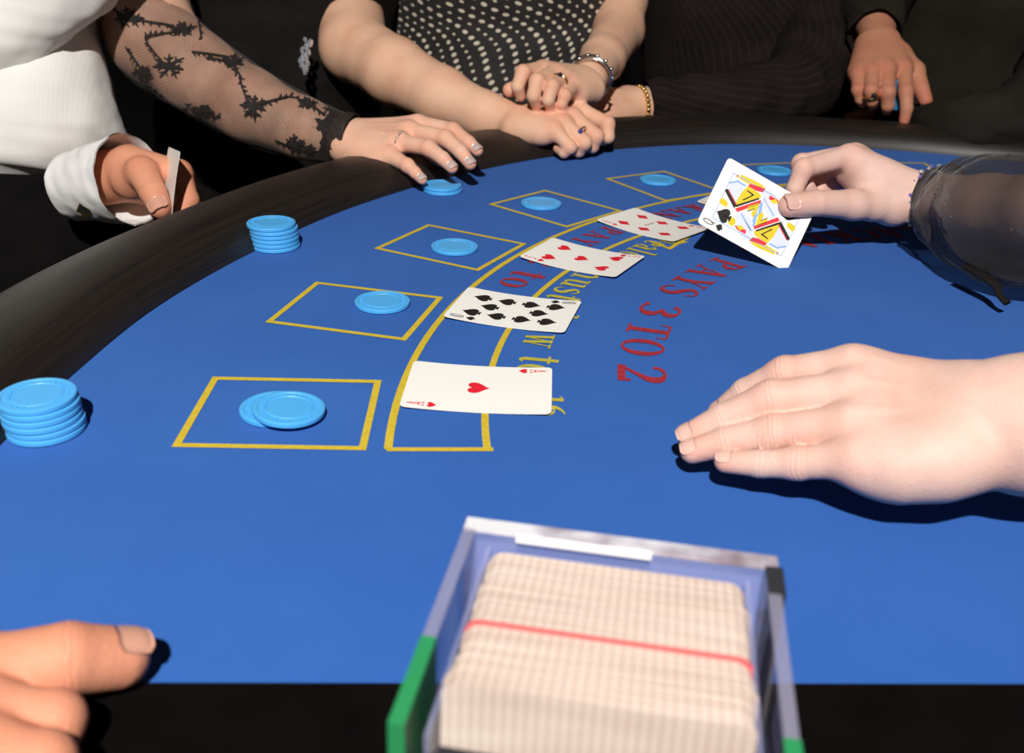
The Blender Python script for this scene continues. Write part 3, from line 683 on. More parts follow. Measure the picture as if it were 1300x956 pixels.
# the queen of spades, held up
TLq, TRq, BRq, BLq = V(925, 200, .8254), V(1035, 270, .8419), V(998, 346, .8285), V(884, 289, .8222)
qc = (TLq+TRq+BRq+BLq)/4; upq = unit((BLq-BRq)+(TLq-TRq)); rq = unit((TLq-BLq)+(TRq-BRq)); qc = qc+np.array((0, 0, .0025))
ART = {k: mat('court_'+k, c_, .5) for k, c_ in dict(yellow=(.72, .55, .02), red=(.72, .03, .05), pale=(.66, .70, .80), blue=(.25, .42, .72), black=(.012, .012, .012), orange=(.75, .28, .02)).items()}
def queen_art(mp3, root):
    src = [(925, 200), (1035, 270), (998, 346), (884, 289)]; dst = [(CW/2, CL/2), (CW/2, -CL/2), (-CW/2, -CL/2), (-CW/2, CL/2)]
    A_ = []; b_ = []
    for (x, y), (u, v_) in zip(src, dst):
        A_ += [[x, y, 1, 0, 0, 0, -u*x, -u*y], [0, 0, 0, x, y, 1, -v_*x, -v_*y]]; b_ += [u, v_]
    H = np.linalg.solve(np.array(A_, float), np.array(b_, float))
    def loc(q):
        x, y = 860+q[0]*.26154, 160+q[1]*.26154; w_ = H[6]*x+H[7]*y+1; return ((H[0]*x+H[1]*y+H[2])/w_, (H[3]*x+H[4]*y+H[5])/w_)
    S_ = [('pale', 0, [(258, 300), (300, 282), (335, 300), (322, 345), (296, 392), (270, 398), (240, 345)]),
          ('blue', 1, [(250, 288), (300, 280), (345, 308), (340, 314), (298, 290), (256, 297)]),
          ('yellow', 1, [(315, 250), (400, 292), (442, 322), (405, 318), (350, 300), (308, 272)]),
          ('orange', 2, [(292, 253), (304, 250), (306, 264), (294, 266)]),
          ('red', 2, [(362, 300), (440, 328), (424, 345), (395, 338), (352, 312)]),
          ('yellow', 2, [(352, 312), (412, 352), (418, 372), (296, 418), (288, 400), (322, 340)]),
          ('black', 3, [(345, 335), (350, 332), (385, 358), (330, 385), (324, 380), (372, 358)]),
          ('black', 3, [(285, 408), (405, 372), (409, 380), (290, 418)]),
          ('red', 3, [(287, 424), (414, 383), (420, 398), (300, 442)]),
          ('black', 4, [(232, 330), (246, 322), (292, 404), (284, 425)]),
          ('red', 5, [(246, 322), (252, 324), (296, 402), (292, 406)]),
          ('pale', 1, [(286, 462), (328, 436), (362, 470), (386, 520), (352, 550), (300, 505)]),
          ('blue', 2, [(316, 450), (322, 447), (372, 530), (366, 535)]),
          ('yellow', 4, [(206, 378), (222, 368), (236, 380), (252, 396), (246, 418), (226, 408), (208, 396)]),
          ('yellow', 4, [(252, 482), (268, 462), (290, 476), (292, 498), (274, 512), (256, 500)]),
          ('red', 3, [(286, 506), (312, 510), (345, 530), (340, 548), (300, 528)]),
          ('yellow', 4, [(296, 512), (322, 506), (336, 524), (312, 530)]),
          ('yellow', 3, [(352, 412), (410, 396), (396, 452), (376, 470), (368, 448), (384, 424), (350, 436)]),
          ('blue', 3, [(412, 402), (424, 398), (420, 440), (398, 462)]),
          ('black', 5, [(350, 436), (384, 424), (386, 427), (352, 440)]),
          ('pale', 2, [(415, 340), (460, 330), (480, 350), (505, 430), (470, 440), (440, 400)]),]
    for col_, lv, poly in S_:
        for sg_ in (1, -1):
            p = [loc(q) for q in poly]; p = [(sg_*a, sg_*b) for a, b in p]
            obj('court_print', [mp3(a, b, .00032+.00002*lv) for a, b in p], [tuple(range(len(p)))], ART[col_], root, False)
    fr = MB(); hx, hy = .0216, .0345
    for (a, b), (c_, d_) in (((-hx, -hy), (hx, -hy)), ((hx, -hy), (hx, hy)), ((hx, hy), (-hx, hy)), ((-hx, hy), (-hx, -hy))):
        q = seg((a, b), (c_, d_), .0006); fr.add([mp3(x, y, .00036) for x, y in q], [(0, 1, 2, 3)])
    q = seg(loc((417, 392)), loc((374, 486)), .0007); fr.add([mp3(x, y, .00046) for x, y in q], [(0, 1, 2, 3)])
    fr.build('frame_line', ART['blue'], root)
card(qc, upq, rq, 'Q', 's', 'queen of spades held upright between thumb and fingers of the dealer', 0.0, None, art=queen_art)

# ================================================================= card shoe
SA = math.radians(-9.0); ex = np.array((math.cos(SA), math.sin(SA), 0)); ey = np.array((-ex[1], ex[0], 0)); RS = np.stack([ex, ey, (0, 0, 1)], 1)
SO = np.array((.0400, .2870, 0)); SHW = .0555
def S3(x, y, z): return SO+ex*x+ey*y+np.array((0, 0, z))
shoe = empty('card_shoe', S3(0, -.05, 0), label='clear acrylic dealing shoe filled with cards, nearest thing on the table', cat='card shoe')
ZR = .0640
ACR = mat('clear_acrylic', (.42, .44, .74), .06, spec=.9, coat=.6); ACR.node_tree.nodes['Principled BSDF'].inputs['Alpha'].default_value = .34
RIMM = mat('acrylic_rim_painted_glints', (.62, .58, .62), .16, spec=1, coat=1); t = NT(RIMM); t.col(t.ramp(t.noise(38, 3), [(.38, (.30, .22, .25)), (.5, (.60, .56, .62)), (.6, (.85, .84, .86))])); t.b.inputs['Alpha'].default_value = .85  # highlights on the acrylic rim painted into the colour as pale patches
RIMS = mat('side_rim', (.40, .38, .50), .12, spec=1, coat=1); RIMS.node_tree.nodes['Principled BSDF'].inputs['Alpha'].default_value = .45
for sx_ in (-1, 1):
    mb = MB(); mb.box(S3(sx_*(SHW-.0022), -.0475, .0320), (.0022, .0475, .0310), RS); o = mb.build('side_wall', ACR, shoe)
    mb = MB(); mb.box(S3(sx_*(SHW-.0022), -.0475, .0636), (.0022, .0475, .0006), RS); mb.build('rim', RIMS, o)
    mb = MB(); mb.box(S3(sx_*(SHW-.0100), -.0475, .0300), (.0008, .0450, .0290), RS); mb.build('inner_wall', ACR, shoe)
    mb = MB(); gl = .018 if sx_ < 0 else .0085; mb.box(S3(sx_*(SHW-.0022), -.0955+gl, .0480), (.0024, gl, .0168), RS); g = mb.build('green_strip', GREENAC, shoe); g['label'] = 'green plastic strip'
mb = MB(); mb.box(S3(0, .0032, .0320), (SHW, .0030, .0310), RS); o = mb.build('back_wall', ACR, shoe)
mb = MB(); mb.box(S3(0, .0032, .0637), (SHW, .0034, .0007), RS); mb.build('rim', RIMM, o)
mb = MB(); mb.box(S3(-.012, -.0012, .0632), (.024, .0013, .0009), RS); o = mb.build('painted_glint_strip', mat('white_painted_glint', (.88, .87, .88), .25, spec=1), shoe); o['label'] = 'white strip painted as a highlight on the back rim'  # white strip added as a painted highlight segment, not a separate part
mb = MB(); mb.box(S3(0, -.048, .0025), (SHW-.0053, .047, .0015), RS); mb.build('base', ACR, shoe)
mb = MB(); mb.box(S3(0, -.0930, .028), (SHW-.0125, .0035, .025), RS); mb.build('wedge', SMOKE, shoe)
mb = MB(); mb.box(S3(0, -.0975, .020), (SHW, .0020, .019), RS); mb.build('front_wall', SMOKE, shoe)
mb = MB(); mb.box(S3(SHW-.0016, -.0075, .034), (.0030, .0072, .0308), RS); mb.build('corner_block', SMOKE, shoe)
# cards in the shoe: far too many edges to pick apart
stack = MB(); N = 240; hw0 = CW*.0+.0445
def shoe_card(mb, y, jx, jz, zt, h_=.00026):
    rr = .005; pr = []
    for i in range(5): a = math.pi/2*i/4; pr.append((hw0-rr+rr*math.sin(a), zt-rr+rr*math.cos(a)))
    prof_ = [(-x, z) for x, z in pr[::-1]]+pr; prof_ = [(-hw0, .006)]+[(x, z) for x, z in prof_]+[(hw0, .006)]
    n_ = len(prof_); lean = .05
    v = [S3(x+jx, y+(z-.006)*lean-.012*lean*0, z+jz) for x, z in prof_]+[S3(x+jx, y+h_+(z-.006)*lean, z+jz) for x, z in prof_]
    mb.add(v, [tuple(range(n_)), tuple(range(2*n_-1, n_-1, -1))]+[(i, n_+i, n_+(i+1) % n_, (i+1) % n_) for i in range(n_)])
wob = 0
for i in range(N):
    f_ = i/(N-1); y = -.0055-f_*.0740; wob = wob*.92+random.gauss(0, .00028)
    shoe_card(stack, y, wob+random.gauss(0, .00012), random.gauss(0, .00005), .0575+.0065*f_)
EDGE = mat('card_edges', (.72, .66, .58), .7, spec=.2); t = NT(EDGE)
mp = t.add('ShaderNodeMapping'); mp.inputs['Rotation'].default_value = (0, 0, math.radians(9)); t.link(t.coord(), mp.inputs[0])
sx = t.add('ShaderNodeSeparateXYZ'); t.link(mp.outputs[0], sx.inputs[0])
m2 = t.add('ShaderNodeMapping'); m2.inputs['Scale'].default_value = (12, 900, 1); t.link(mp.outputs[0], m2.inputs[0])
f1 = t.math('ADD', t.math('MULTIPLY', t.math('SINE', t.math('MULTIPLY', sx.outputs[0], 1950)), .09), t.noise(1, 3, m2.outputs[0]))
t.col(t.ramp(f1, [(.3, (.46, .335, .28)), (.5, (.56, .45, .385)), (.7, (.66, .56, .48))]))
o = stack.build('card_pack', EDGE, origin=S3(0, -.05, 0)); tag(o, 'thick pack of cards standing on edge inside the clear shoe, beige edges up', 'card pack', kind='stuff')
CUT = mat('red_cut_card', (.72, .12, .12), .5); mb = MB(); hw0 = .0452; shoe_card(mb, -.0055-.60*.0740, .0004, .0012, .0575+.0065*.60, .0010)
tag(mb.build('cut_card', CUT, origin=S3(0, -.07, 0)), 'thin red cut card standing among the cards in the shoe', 'card')

# ================================================================= dealer
dealer = empty('person', (.85, .55, -.78), label='dealer in black sheer sleeves holding up the queen, other palm flat on the felt', cat='person')
B = Body(); print('dealer left')
zz = lambda x, y, h: (x, y, 'z', h)
B.limb([((1236, 532, 0.464), .0255), ((1290, 538, 0.458), .0295), ((1330, 540, 0.457), .0302)], .012)
LE = P((1330, 540, 0.457)); 
B.g.append((0, .012, [(LE, .0302, np.array((.50, .43, .085)), .037), (np.array((.50, .43, .085)), .037, np.array((.74, .44, .30)), .045)]))
B.limb([((1100, 590, 0.460), .0115), ((1140, 590, 0.456), .0150), ((1190, 584, 0.453), .0172), ((1232, 568, 0.456), .0178)], .010)
B.hand((1215, 538, 0.464), {
  'index': [(1080, 466, 0.500), (997, 475, 0.517), (947, 499, 0.530), (917, 522, 0.539)],
  'middle': [(1078, 498, 0.488), (980, 506, 0.499), (918, 532, 0.508), (876, 553, 0.514)],
  'ring': [(1076, 540, 0.474), (983, 549, 0.490), (921, 561, 0.499), (879, 573, 0.504)],
  'pinky': [(1082, 583, 0.462), (1013, 588, 0.474), (965, 589, 0.482), (921, 586, 0.488)]},
  [(1190, 528, 0.478), (1125, 508, 0.505), (1085, 512, 0.520), (1045, 518, 0.529)], (0, -.25, 1), 1.07, nails=('index', 'middle', 'ring', 'pinky'), tendons=True, fatp=1.1, spread=.016)
print('dealer right'); B.thint = np.array((-.3, -.75, .75))
B.limb([((1082, 216, .874), .0155), ((1112, 236, .872), .0205), ((1140, 248, .872), .020)], .010)
B.limb([((1178, 252, .868), .0225), ((1255, 262, .805), .0245), ((1330, 266, .745), .028)], .012)
RE = P((1330, 266, .745)); B.g.append((0, .012, [(RE, .028, np.array((.64, .66, .12)), .036), (np.array((.64, .66, .12)), .036, np.array((.86, .62, .38)), .045)]))
B.hand((1166, 248, .872), {
  'index': [(1078, 198, .866), (1020, 214, .846), (1009, 240, .850), (1016, 256, .858)],
  'middle': [(1084, 197, .886), (1018, 208, .868), (1022, 236, .866), (1036, 252, .872)],
  'ring': [(1094, 206, .902), (1034, 218, .886), (1040, 242, .882), (1056, 252, .886)],
  'pinky': [(1106, 222, .915), (1056, 232, .905), (1050, 246, .906), (1062, 254, .908)]},
  [(1133, 262, .868), (1083, 260, .850), (1037, 258, .836), (1003, 261, .829)], (0, -.5, 1), 1.0, nails=('thumb',), thumb_r=(.0150, .0128, .0112, .0100), tendons=False)
B.build(SK_DEALER, NAIL, dealer, .00115)
loft('blouse', [(.92, .60, -.45), (.92, .60, -.1), (.92, .60, .15), (.93, .60, .36), (.93, .60, .50)], [.17, .15, .18, .20, .07], [.11, .10, .12, .12, .06], BLACKF, dealer, side=(-.35, 1, 0), wr=.008)
loft('sleeve', [P((1181, 252, .866)), P((1209, 262, .848)), P((1250, 272, .812)), P((1310, 280, .760)), (.52, .68, .10), (.68, .66, .16), (.88, .62, .40)], [.0275, .0400, .0490, .0520, .058, .062, .07], [.030, .040, .046, .050, .056, .062, .07], CHIFFON, dealer, side=(0, 0, 1), nseg=14, nang=56, wr=.0035, wf=16, cap=False)
loft('cuff_band', [P((1177, 252, .868)), P((1185, 253, .862)), P((1196, 256, .855))], [.0265, .0280, .034], [.0280, .0290, .034], CHIFFON2, dealer, side=(0, 0, 1), nang=48, wr=.0006, cap=False)
mb = MB()
for i, (x, y) in enumerate([(1262, 335), (1270, 350), (1275, 365), (1277, 380)]): pass
loft('sleeve_tie', [P((1225, 338, .77)), P((1248, 350, .755)), P((1264, 362, .745)), P((1270, 376, .740)), P((1279, 385, .735))], [.004, .005, .004, .0028, .0035], [.002]*5, BLACKF, dealer, nang=12)
mb = MB(); mv = MB()
for i in range(30):
    a = 2*math.pi*i/30; ctr = P((1178, 252, .867)); axd = unit(P((1205, 258, .850))-ctr); u_ = unit(np.cross(axd, (0, 1, 0))); w_ = np.cross(axd, u_)
    p = ctr+(u_*math.cos(a)+w_*math.sin(a))*.0292+axd*random.uniform(-.001, .003); (mb if i % 3 else mv).sphere(p, .0021, 6)
mb.build('bracelet', CRYSTAL, dealer); mv.build('bracelet_bead', VIOLET, dealer)
mb = MB()
for (x, y) in [(1188, 236), (1194, 240), (1184, 244), (1191, 248), (1199, 252), (1205, 250), (1187, 256), (1196, 260), (1189, 273), (1204, 275), (1217, 276), (1236, 277), (1243, 276), (1280, 292), (1290, 293), (1230, 278), (1184, 262), (1206, 240)]:
    d_ = .821-(x-1190)*.00095; q = P((x+4, y, d_)); mb.sphere(q, random.uniform(.0006, .0013), 6)
tag(mb.build('sequins', CRYSTAL, dealer), kind='stuff')

# ================================================================= woman in polka dots
w3 = empty('person', (.03, 1.55, -.78), label='woman in a black dress with cream dots, bare forearms crossed on the rail', cat='person')
B = Body(); print('dots right hand')
B.limb([((437, -70, 1.46), .050), ((441, 0, 1.42), .049), ((450, 60, 1.35), .046), ((500, 90, 1.29), .0425), ((560, 122, 1.245), .0355), ((615, 146, 1.215), .0275), ((655, 156, 1.195), .0225)], .012)
B.hand((662, 157, 1.190), {
  'index': [(738, 142, 1.200), (771, 157, 1.185), (772, 174, 1.185), (760, 178, 1.195)],
  'middle': [(728, 149, 1.178), (757, 173, 1.168), (752, 186, 1.175), (742, 184, 1.185)],
  'ring': [(715, 157, 1.165), (742, 181, 1.155), (735, 192, 1.165), (727, 188, 1.175)],
  'pinky': [(703, 165, 1.155), (724, 187, 1.150), (716, 194, 1.155), (708, 189, 1.165)]},
  [(685, 152, 1.215), (725, 158, 1.215), (748, 164, 1.205), (765, 176, 1.200)], (0, -.6, 1), 1.05, fatp=1.1)
print('dots left hand')
B.limb([((793, -70, 1.50), .038), ((789, 0, 1.47), .037), ((785, 40, 1.44), .036), ((765, 75, 1.33), .029), ((748, 100, 1.25), .0225)], .012)
B.hand((740, 106, 1.225), {
  'index': [(689, 88, 1.20), (664, 92, 1.165), (657, 110, 1.160), (661, 122, 1.170)],
  'middle': [(703, 93, 1.192), (682, 103, 1.155), (677, 122, 1.152), (681, 133, 1.165)],
  'ring': [(716, 101, 1.188), (701, 110, 1.153), (696, 127, 1.152), (699, 137, 1.165)],
  'pinky': [(727, 110, 1.188), (717, 121, 1.160), (713, 132, 1.162), (716, 140, 1.172)]},
  [(715, 108, 1.225), (686, 104, 1.215), (663, 110, 1.205), (647, 114, 1.190)], (-.3, -.7, .8), 1.05, fatp=1.1)
B.build(SK_DRESS, NAIL, w3, .0019)
P_ = lambda x, y, d: P((x, y, d))
loft('dress', [(.0, 1.62, -.75), (.0, 1.62, -.35), (-.01, 1.60, -.12), (-.02, 1.585, .02), (-.03, 1.58, .12), (-.04, 1.57, .22), (-.045, 1.57, .38), (-.045, 1.57, .50)], [.18, .18, .18, .19, .185, .20, .21, .08], [.12, .12, .115, .115, .105, .11, .11, .06], DOTS, w3, nseg=14, nang=72, wr=.004, wf=5)
def ringat(px, py, d, axis, R, m, name, parent, r=.0013, gem=None, gr=.003, gdir=(0, -1, .2), sq=(1, 1, 1), lab=None):
    c_ = P((px, py, d)); mb = MB(); mb.torus(c_, axis, R, r); o = mb.build(name, m, parent, True)
    if lab: o['label'] = lab
    if gem:
        g = MB(); g.sphere(c_+unit(gdir)*R*1.1, gr, 10, sq); g.build('stone', gem, o, True)
    return o
fa = P((757, 173, 1.168))-P((728, 149, 1.178))
ringat(737, 170, 1.160, P((742, 181, 1.155))-P((715, 157, 1.165)), .0098, SILVER, 'ring', w3, gem=SAPPH, gr=.0032, gdir=(-.1, -1, .5))
ringat(709, 105.5, 1.172, P((701, 110, 1.153))-P((716, 101, 1.188)), .0104, GOLD, 'ring', w3, r=.0018, gem=BLACKGEM, gr=.0035, gdir=(.1, -.5, 1))
mb = MB(); cbr = P((751, 97, 1.255)); axb = P((785, 40, 1.44))-P((740, 106, 1.225))
for k_ in range(3):
    mb.torus(cbr+unit(axb)*.006*(k_-1), axb+np.array((.05*k_, 0, .04)), .0262+.0005*k_, .0013+.0006*(k_ == 1), 40, 6)
for i in range(14): 
    a = i*.45; u_ = unit(np.cross(axb, (0, 0, 1))); w_ = np.cross(unit(axb), u_); mb.sphere(cbr+(u_*math.cos(a)+w_*math.sin(a))*.0272, .0028, 8)
mb.build('bracelet', SILVER, w3, True)
mb = MB(); bc = P_(747, 14, 1.50)
obj_b = loft('handbag', [P_(762, -60, 1.49), P_(755, -20, 1.49), P_(748, 10, 1.49), P_(742, 36, 1.49)], [.010, .020, .026, .030], [.012, .014, .016, .016], LEATHER, None, side=(1, 0, 0), nang=24, origin=P_(742, 36, 1.49), wr=.002, wf=12)
tag(obj_b, 'glossy black leather bag hanging beside the dotted dress', 'bag')

# ================================================================= woman in lace sleeve
w2 = empty('person', (-.45, 1.45, -.78), label='woman in black with a floral lace sleeve, ringed hand reaching over chips', cat='person')
B = Body(); print('lace hand')
lace_pts = [((170, -75, 1.24), .057), ((176, -10, 1.22), .056), ((195, 48, 1.19), .053), ((250, 92, 1.16), .046), ((318, 134, 1.13), .0405), ((385, 163, 1.10), .0325), ((436, 178, 1.075), .0250)]
B.limb(lace_pts, .012)
B.hand((447, 178, 1.070), {
  'index': [(532, 158, 1.075), (575, 166, 1.050), (595, 181, 1.035), (606, 191, 1.025)],
  'middle': [(522, 167, 1.055), (566, 176, 1.030), (585, 193, 1.015), (597, 208, 1.005)],
  'ring': [(510, 181, 1.038), (544, 188, 1.015), (562, 201, 1.003), (574, 213, .995)],
  'pinky': [(495, 198, 1.028), (517, 210, 1.010), (527, 219, 1.003), (536, 228, .996)]},
  [(480, 172, 1.090), (515, 186, 1.080), (545, 196, 1.065), (566, 204, 1.055)], (0, -.6, 1), 1.0, nails=('index', 'middle', 'ring', 'pinky'), nail_len=.010, fatp=1.15, tendons=True)
B.build(SK_LACE, NAIL2, w2, .0016, 'frosted silvery fingernail')
mb = MB(); axr = P((544, 188, 1.015))-P((510, 181, 1.038)); c_ = P((511, 181.5, 1.034)); u_ = unit(np.cross(axr, (0, 0, 1))); w_ = np.cross(unit(axr), u_)
for i in range(22): a = 2*math.pi*i/22; mb.sphere(c_+(u_*math.cos(a)+w_*math.sin(a))*.0110, .00135, 6)
mb.torus(c_, axr, .0105, .0008); mb.build('ring', SILVER, w2, True)
lp = [P(a) for a, r in lace_pts]; lr = [r+.0035 for a, r in lace_pts]
loft('lace_sleeve', lp, lr, lr, NET, w2, side=(0, 0, 1), nseg=10, nang=48, cap=False)
# raised lace motifs lying on the sleeve
ctl = catmull(np.c_[np.array(lp), np.array(lr)], 24); cl = ctl[:, :3]; cRr = ctl[:, 3]
camP = np.array((0, 0, CH))
def on_sleeve(px, py):
    """where the line of sight meets the sleeve tube -> nearest point on its surface"""
    r = ray(px, py); best = None
    for d in np.linspace(.98, 1.25, 120):
        p = camP+r*d; k = np.argmin(((cl-p)**2).sum(1)); g = np.linalg.norm(p-cl[k])-cRr[k]
        if g < .0006: return p
        if best is None or g < best[0]: best = (g, p, k)
    g, p, k = best; return cl[k]+unit(p-cl[k])*(cRr[k]+.0006)
def motif(name, strokes):
    mb = MB()
    for pts in strokes:
        q = [on_sleeve(x, y) for x, y, w_ in pts]; ws = [w_ for *_, w_ in pts]
        for (a, b, wa, wb) in zip(q, q[1:], ws, ws[1:]):
            if np.linalg.norm(b-a) > .03: continue
            m_ = (a+b)/2; k = np.argmin(((cl-m_)**2).sum(1)); nn = unit(m_-cl[k]); sd = unit(np.cross(nn, b-a)); a2 = a-unit(b-a)*wa*.3; b2 = b+unit(b-a)*wb*.3
            v = [a2+sd*wa, b2+sd*wb, b2-sd*wb, a2-sd*wa]; mb.add([x+nn*.0004 for x in v]+[x+nn*.0012 for x in v], [(4, 5, 6, 7), (3, 2, 1, 0), (0, 1, 5, 4), (1, 2, 6, 5), (2, 3, 7, 6), (3, 0, 4, 7)])
    mb.build(name, LACE, w2)
def flower(x, y, s, rot, n=7):
    st = []
    for i in range(n):
        a = rot+2*math.pi*i/n+random.uniform(-.2, .2); L_ = s*random.uniform(.75, 1.25); k = .75
        p1 = (x+math.cos(a)*L_*.5, y+math.sin(a)*L_*.5*k); p2 = (x+math.cos(a+.1)*L_, y+math.sin(a+.1)*L_*k)
        st.append([(x, y, .0030), (*p1, .0019), (*p2, .0006)])
        for sg_ in (1, -1): st.append([(*p1, .0013), (p1[0]+math.cos(a+sg_*.9)*L_*.35, p1[1]+math.sin(a+sg_*.9)*L_*.35*k, .0006)])
    motif('lace_flower', st)
for x, y, s, rt in ((163, 22, 17, 0), (232, 38, 17, .5), (216, 84, 20, .2), (180, 92, 12, 1), (296, 80, 14, .3), (322, 134, 20, .4), (258, 140, 13, .9), (375, 183, 15, .1), (390, 132, 13, .6), (395, 190, 9, .2)): flower(x, y, s, rt)
def vine(pts):
    q = catmull([(x, y, 0) for x, y in pts], 6)[:, :2]; st = [[(x, y, .0010) for x, y in q]]
    for i in range(1, len(q)-1, 2):
        d = q[i+1]-q[i-1]; d = d/np.linalg.norm(d); nn = np.array((-d[1], d[0]))*random.choice((1, -1)); e = q[i]+d*3+nn*random.uniform(3, 6)
        st.append([(q[i][0], q[i][1], .0016), (e[0], e[1], .0006)])
    motif('lace_vine', st)
for v_ in ([(118, 5), (140, 10), (160, 20), (185, 27), (215, 32), (240, 42)], [(212, 84), (196, 66), (185, 48), (200, 44), (228, 40)], [(262, 74), (280, 76), (296, 84), (306, 98)], [(332, 132), (352, 126), (372, 124), (395, 134), (412, 146)], [(236, 132), (256, 146), (280, 148)], [(180, 96), (190, 112), (214, 130), (236, 140)], [(305, 98), (308, 112), (316, 130)], [(350, 178), (372, 186), (398, 190)], [(160, 60), (178, 84), (186, 100)], [(248, 6), (252, 28), (256, 50)], [(244, 66), (262, 68), (300, 74)]): vine(v_)
loft('lace_cuff', [P((410, 170, 1.093)), P((428, 175, 1.082)), P((444, 179, 1.072)), P((449, 180, 1.070))], [.0305, .0295, .0285, .029], [.0305, .0295, .0285, .029], noisy('dense_lace', (.006, .004, .004), (.03, .018, .013), 260, .8, 500, .8, .001), w2, side=(0, 0, 1), nang=40, wr=.0016, wf=40, cap=False)
loft('dress', [(-.44, 1.52, -.75), (-.42, 1.52, -.3), (-.40, 1.50, -.1), (-.37, 1.50, .10), (-.37, 1.50, .25), (-.37, 1.50, .48)], [.15, .15, .16, .175, .19, .08], [.11, .11, .11, .11, .11, .06], BLACKF, w2, nseg=10, nang=48, wr=.007, wf=6)
mb = MB()
for i in range(26):
    x = 391-i*.3+random.uniform(-6, 5); y = 50+i*1.7; mb.sphere(P((x, y, 1.30)), random.uniform(.0022, .0042), 6, (1, 1, 1.3))
o = mb.build('crystal_brooch', CRYSTAL, w2); o['label'] = 'dangling crystal brooch'

# ================================================================= man in the white shirt
m1 = empty('person', (-.66, 1.15, -.78), label='man in a white shirt and black trousers holding cards over the rail', cat='person')
B = Body(); print('man 1 hand'); B.thint = np.array((.1, -1, .6))
B.limb([((105, 228, 1.05), .031), ((160, 222, 1.015), .0275)], .01)
B.hand((165, 216, 1.01), {
  'index': [(229, 218, 1.000), (240, 254, .992), (226, 276, .985), (208, 282, .990)],
  'middle': [(232, 224, 1.025), (243, 262, 1.015), (228, 284, 1.01), (208, 288, 1.01)],
  'ring': [(229, 236, 1.045), (238, 272, 1.035), (222, 290, 1.03), (204, 292, 1.03)],
  'pinky': [(220, 250, 1.06), (228, 280, 1.05), (214, 292, 1.045), (200, 294, 1.045)]},
  [(168, 228, .992), (180, 218, .972), (194, 244, .958), (203, 263, .950)], (.4, -.3, 1), 1.12, nails=('thumb',), thumb_r=(.0160, .0132, .0118, .0102), fatp=1.2)
B.build(SK_MAN, NAILM, m1, .0016)
loft('trousers', [P_(10, 640, 1.22), P_(10, 480, 1.22), P_(8, 330, 1.2), P_(5, 215, 1.18)], [.20, .195, .19, .165], [.14, .14, .135, .12], TROUSER, m1, nseg=8, nang=40, wr=.003)
foldf = lambda s_, t_: .03*math.sin(3*t_+s_*30)+.02*math.sin(5*t_-s_*18)
loft('shirt', [P_(-28, 250, 1.16), P_(-28, 222, 1.16), P_(-25, 185, 1.16), P_(-28, 120, 1.16), P_(-38, 40, 1.17), P_(-45, -90, 1.20), P_(-45, -250, 1.25)], [.085, .128, .166, .163, .150, .170, .18], [.07, .105, .125, .125, .12, .12, .12], SHIRT, m1, nseg=14, nang=90, wr=.0035, wf=7, seed=4, fold=foldf)
loft('shirt_sleeve', [P_(-80, 88, 1.08), P_(-20, 50, 1.07), P_(45, 8, 1.065), P_(100, -44, 1.07), P_(140, -104, 1.09)], [.052, .050, .046, .050, .055], [.05, .05, .048, .05, .055], SHIRT, m1, side=(0, 0, 1), nseg=12, nang=60, wr=.003, wf=12, seed=9)
# turned back double cuff, an open tube flared towards the hand
ca, cb = P_(96, 236, 1.045), P_(164, 228, 1.003)
loft('cuff', [ca, ca*.6+cb*.4, ca*.2+cb*.8, cb], [.036, .0400, .0445, .0475], [.036, .0380, .0410, .0430], CUFFM, m1, side=(0, 0, 1), nseg=10, nang=56, wr=.0016, wf=16, cap=False, seed=3)
loft('inner_cuff', [ca, ca*.6+cb*.4, ca*.2+cb*.8, cb], [.033, .0375, .0425, .0462], [.033, .0360, .0395, .0418], CUFFM, m1, side=(0, 0, 1), nseg=10, nang=56, wr=.0016, wf=16, cap=False, seed=3)
mb = MB(); mb.box(P_(108, 266, 1.000), (.0065, .0035, .0050), np.array(Matrix.Rotation(.5, 3, 'Y'))); mb.build('cufflink', GOLD, m1)
mb = MB(); mb.box(P_(108, 266, .996), (.0045, .0015, .0030), np.array(Matrix.Rotation(.5, 3, 'Y'))); mb.build('cufflink_stone', BLACKGEM, m1)
mb = MB()
for i, (x, y) in enumerate([(98, 90), (106, 125), (108, 160)]): pass
# card held almost edge-on
cc_ = P_(213, 246, .975); upc = unit(P_(218, 205, .968)-P_(209, 288, .980)); rc = unit(unit(ray(210, 248))-.20*np.array(cx_)); rc = unit(rc-upc*np.dot(rc, upc))
card(cc_, upc, rc, 'blank', 'h', 'white card seen nearly edge on in the hand of the white shirted man', .0015)

# ================================================================= person in the pinstripe suit
p4 = empty('person', (.42, 1.68, -.78), label='person in a dark pinstripe suit, forearm resting along the far rail', cat='person')
B = Body(); print('suit hand')
B.limb([((850, 132, 1.40), .027), ((812, 134, 1.385), .0255)], .01)
B.hand((806, 134, 1.380), {
  'index': [(768, 122, 1.36), (752, 130, 1.335), (750, 145, 1.335), (760, 150, 1.345)],
  'middle': [(766, 130, 1.35), (750, 140, 1.325), (750, 152, 1.33), (760, 154, 1.34)],
  'ring': [(766, 139, 1.34), (752, 148, 1.322), (754, 157, 1.328), (764, 157, 1.338)],
  'pinky': [(770, 147, 1.335), (758, 154, 1.322), (760, 159, 1.328), (768, 158, 1.336)]},
  [(795, 126, 1.39), (775, 124, 1.385), (762, 134, 1.375), (758, 146, 1.37)], (0, -.6, 1), 1.05)
B.build(SK_DRESS, NAIL, p4, .002)
loft('jacket', [(.44, 1.74, -.75), (.44, 1.74, -.30), (.42, 1.72, -.05), (.41, 1.71, .10), (.41, 1.71, .28), (.41, 1.71, .50)], [.25, .22, .205, .215, .24, .08], [.15, .13, .125, .125, .13, .06], SUIT, p4, nseg=10, nang=60, wr=.006, wf=5)
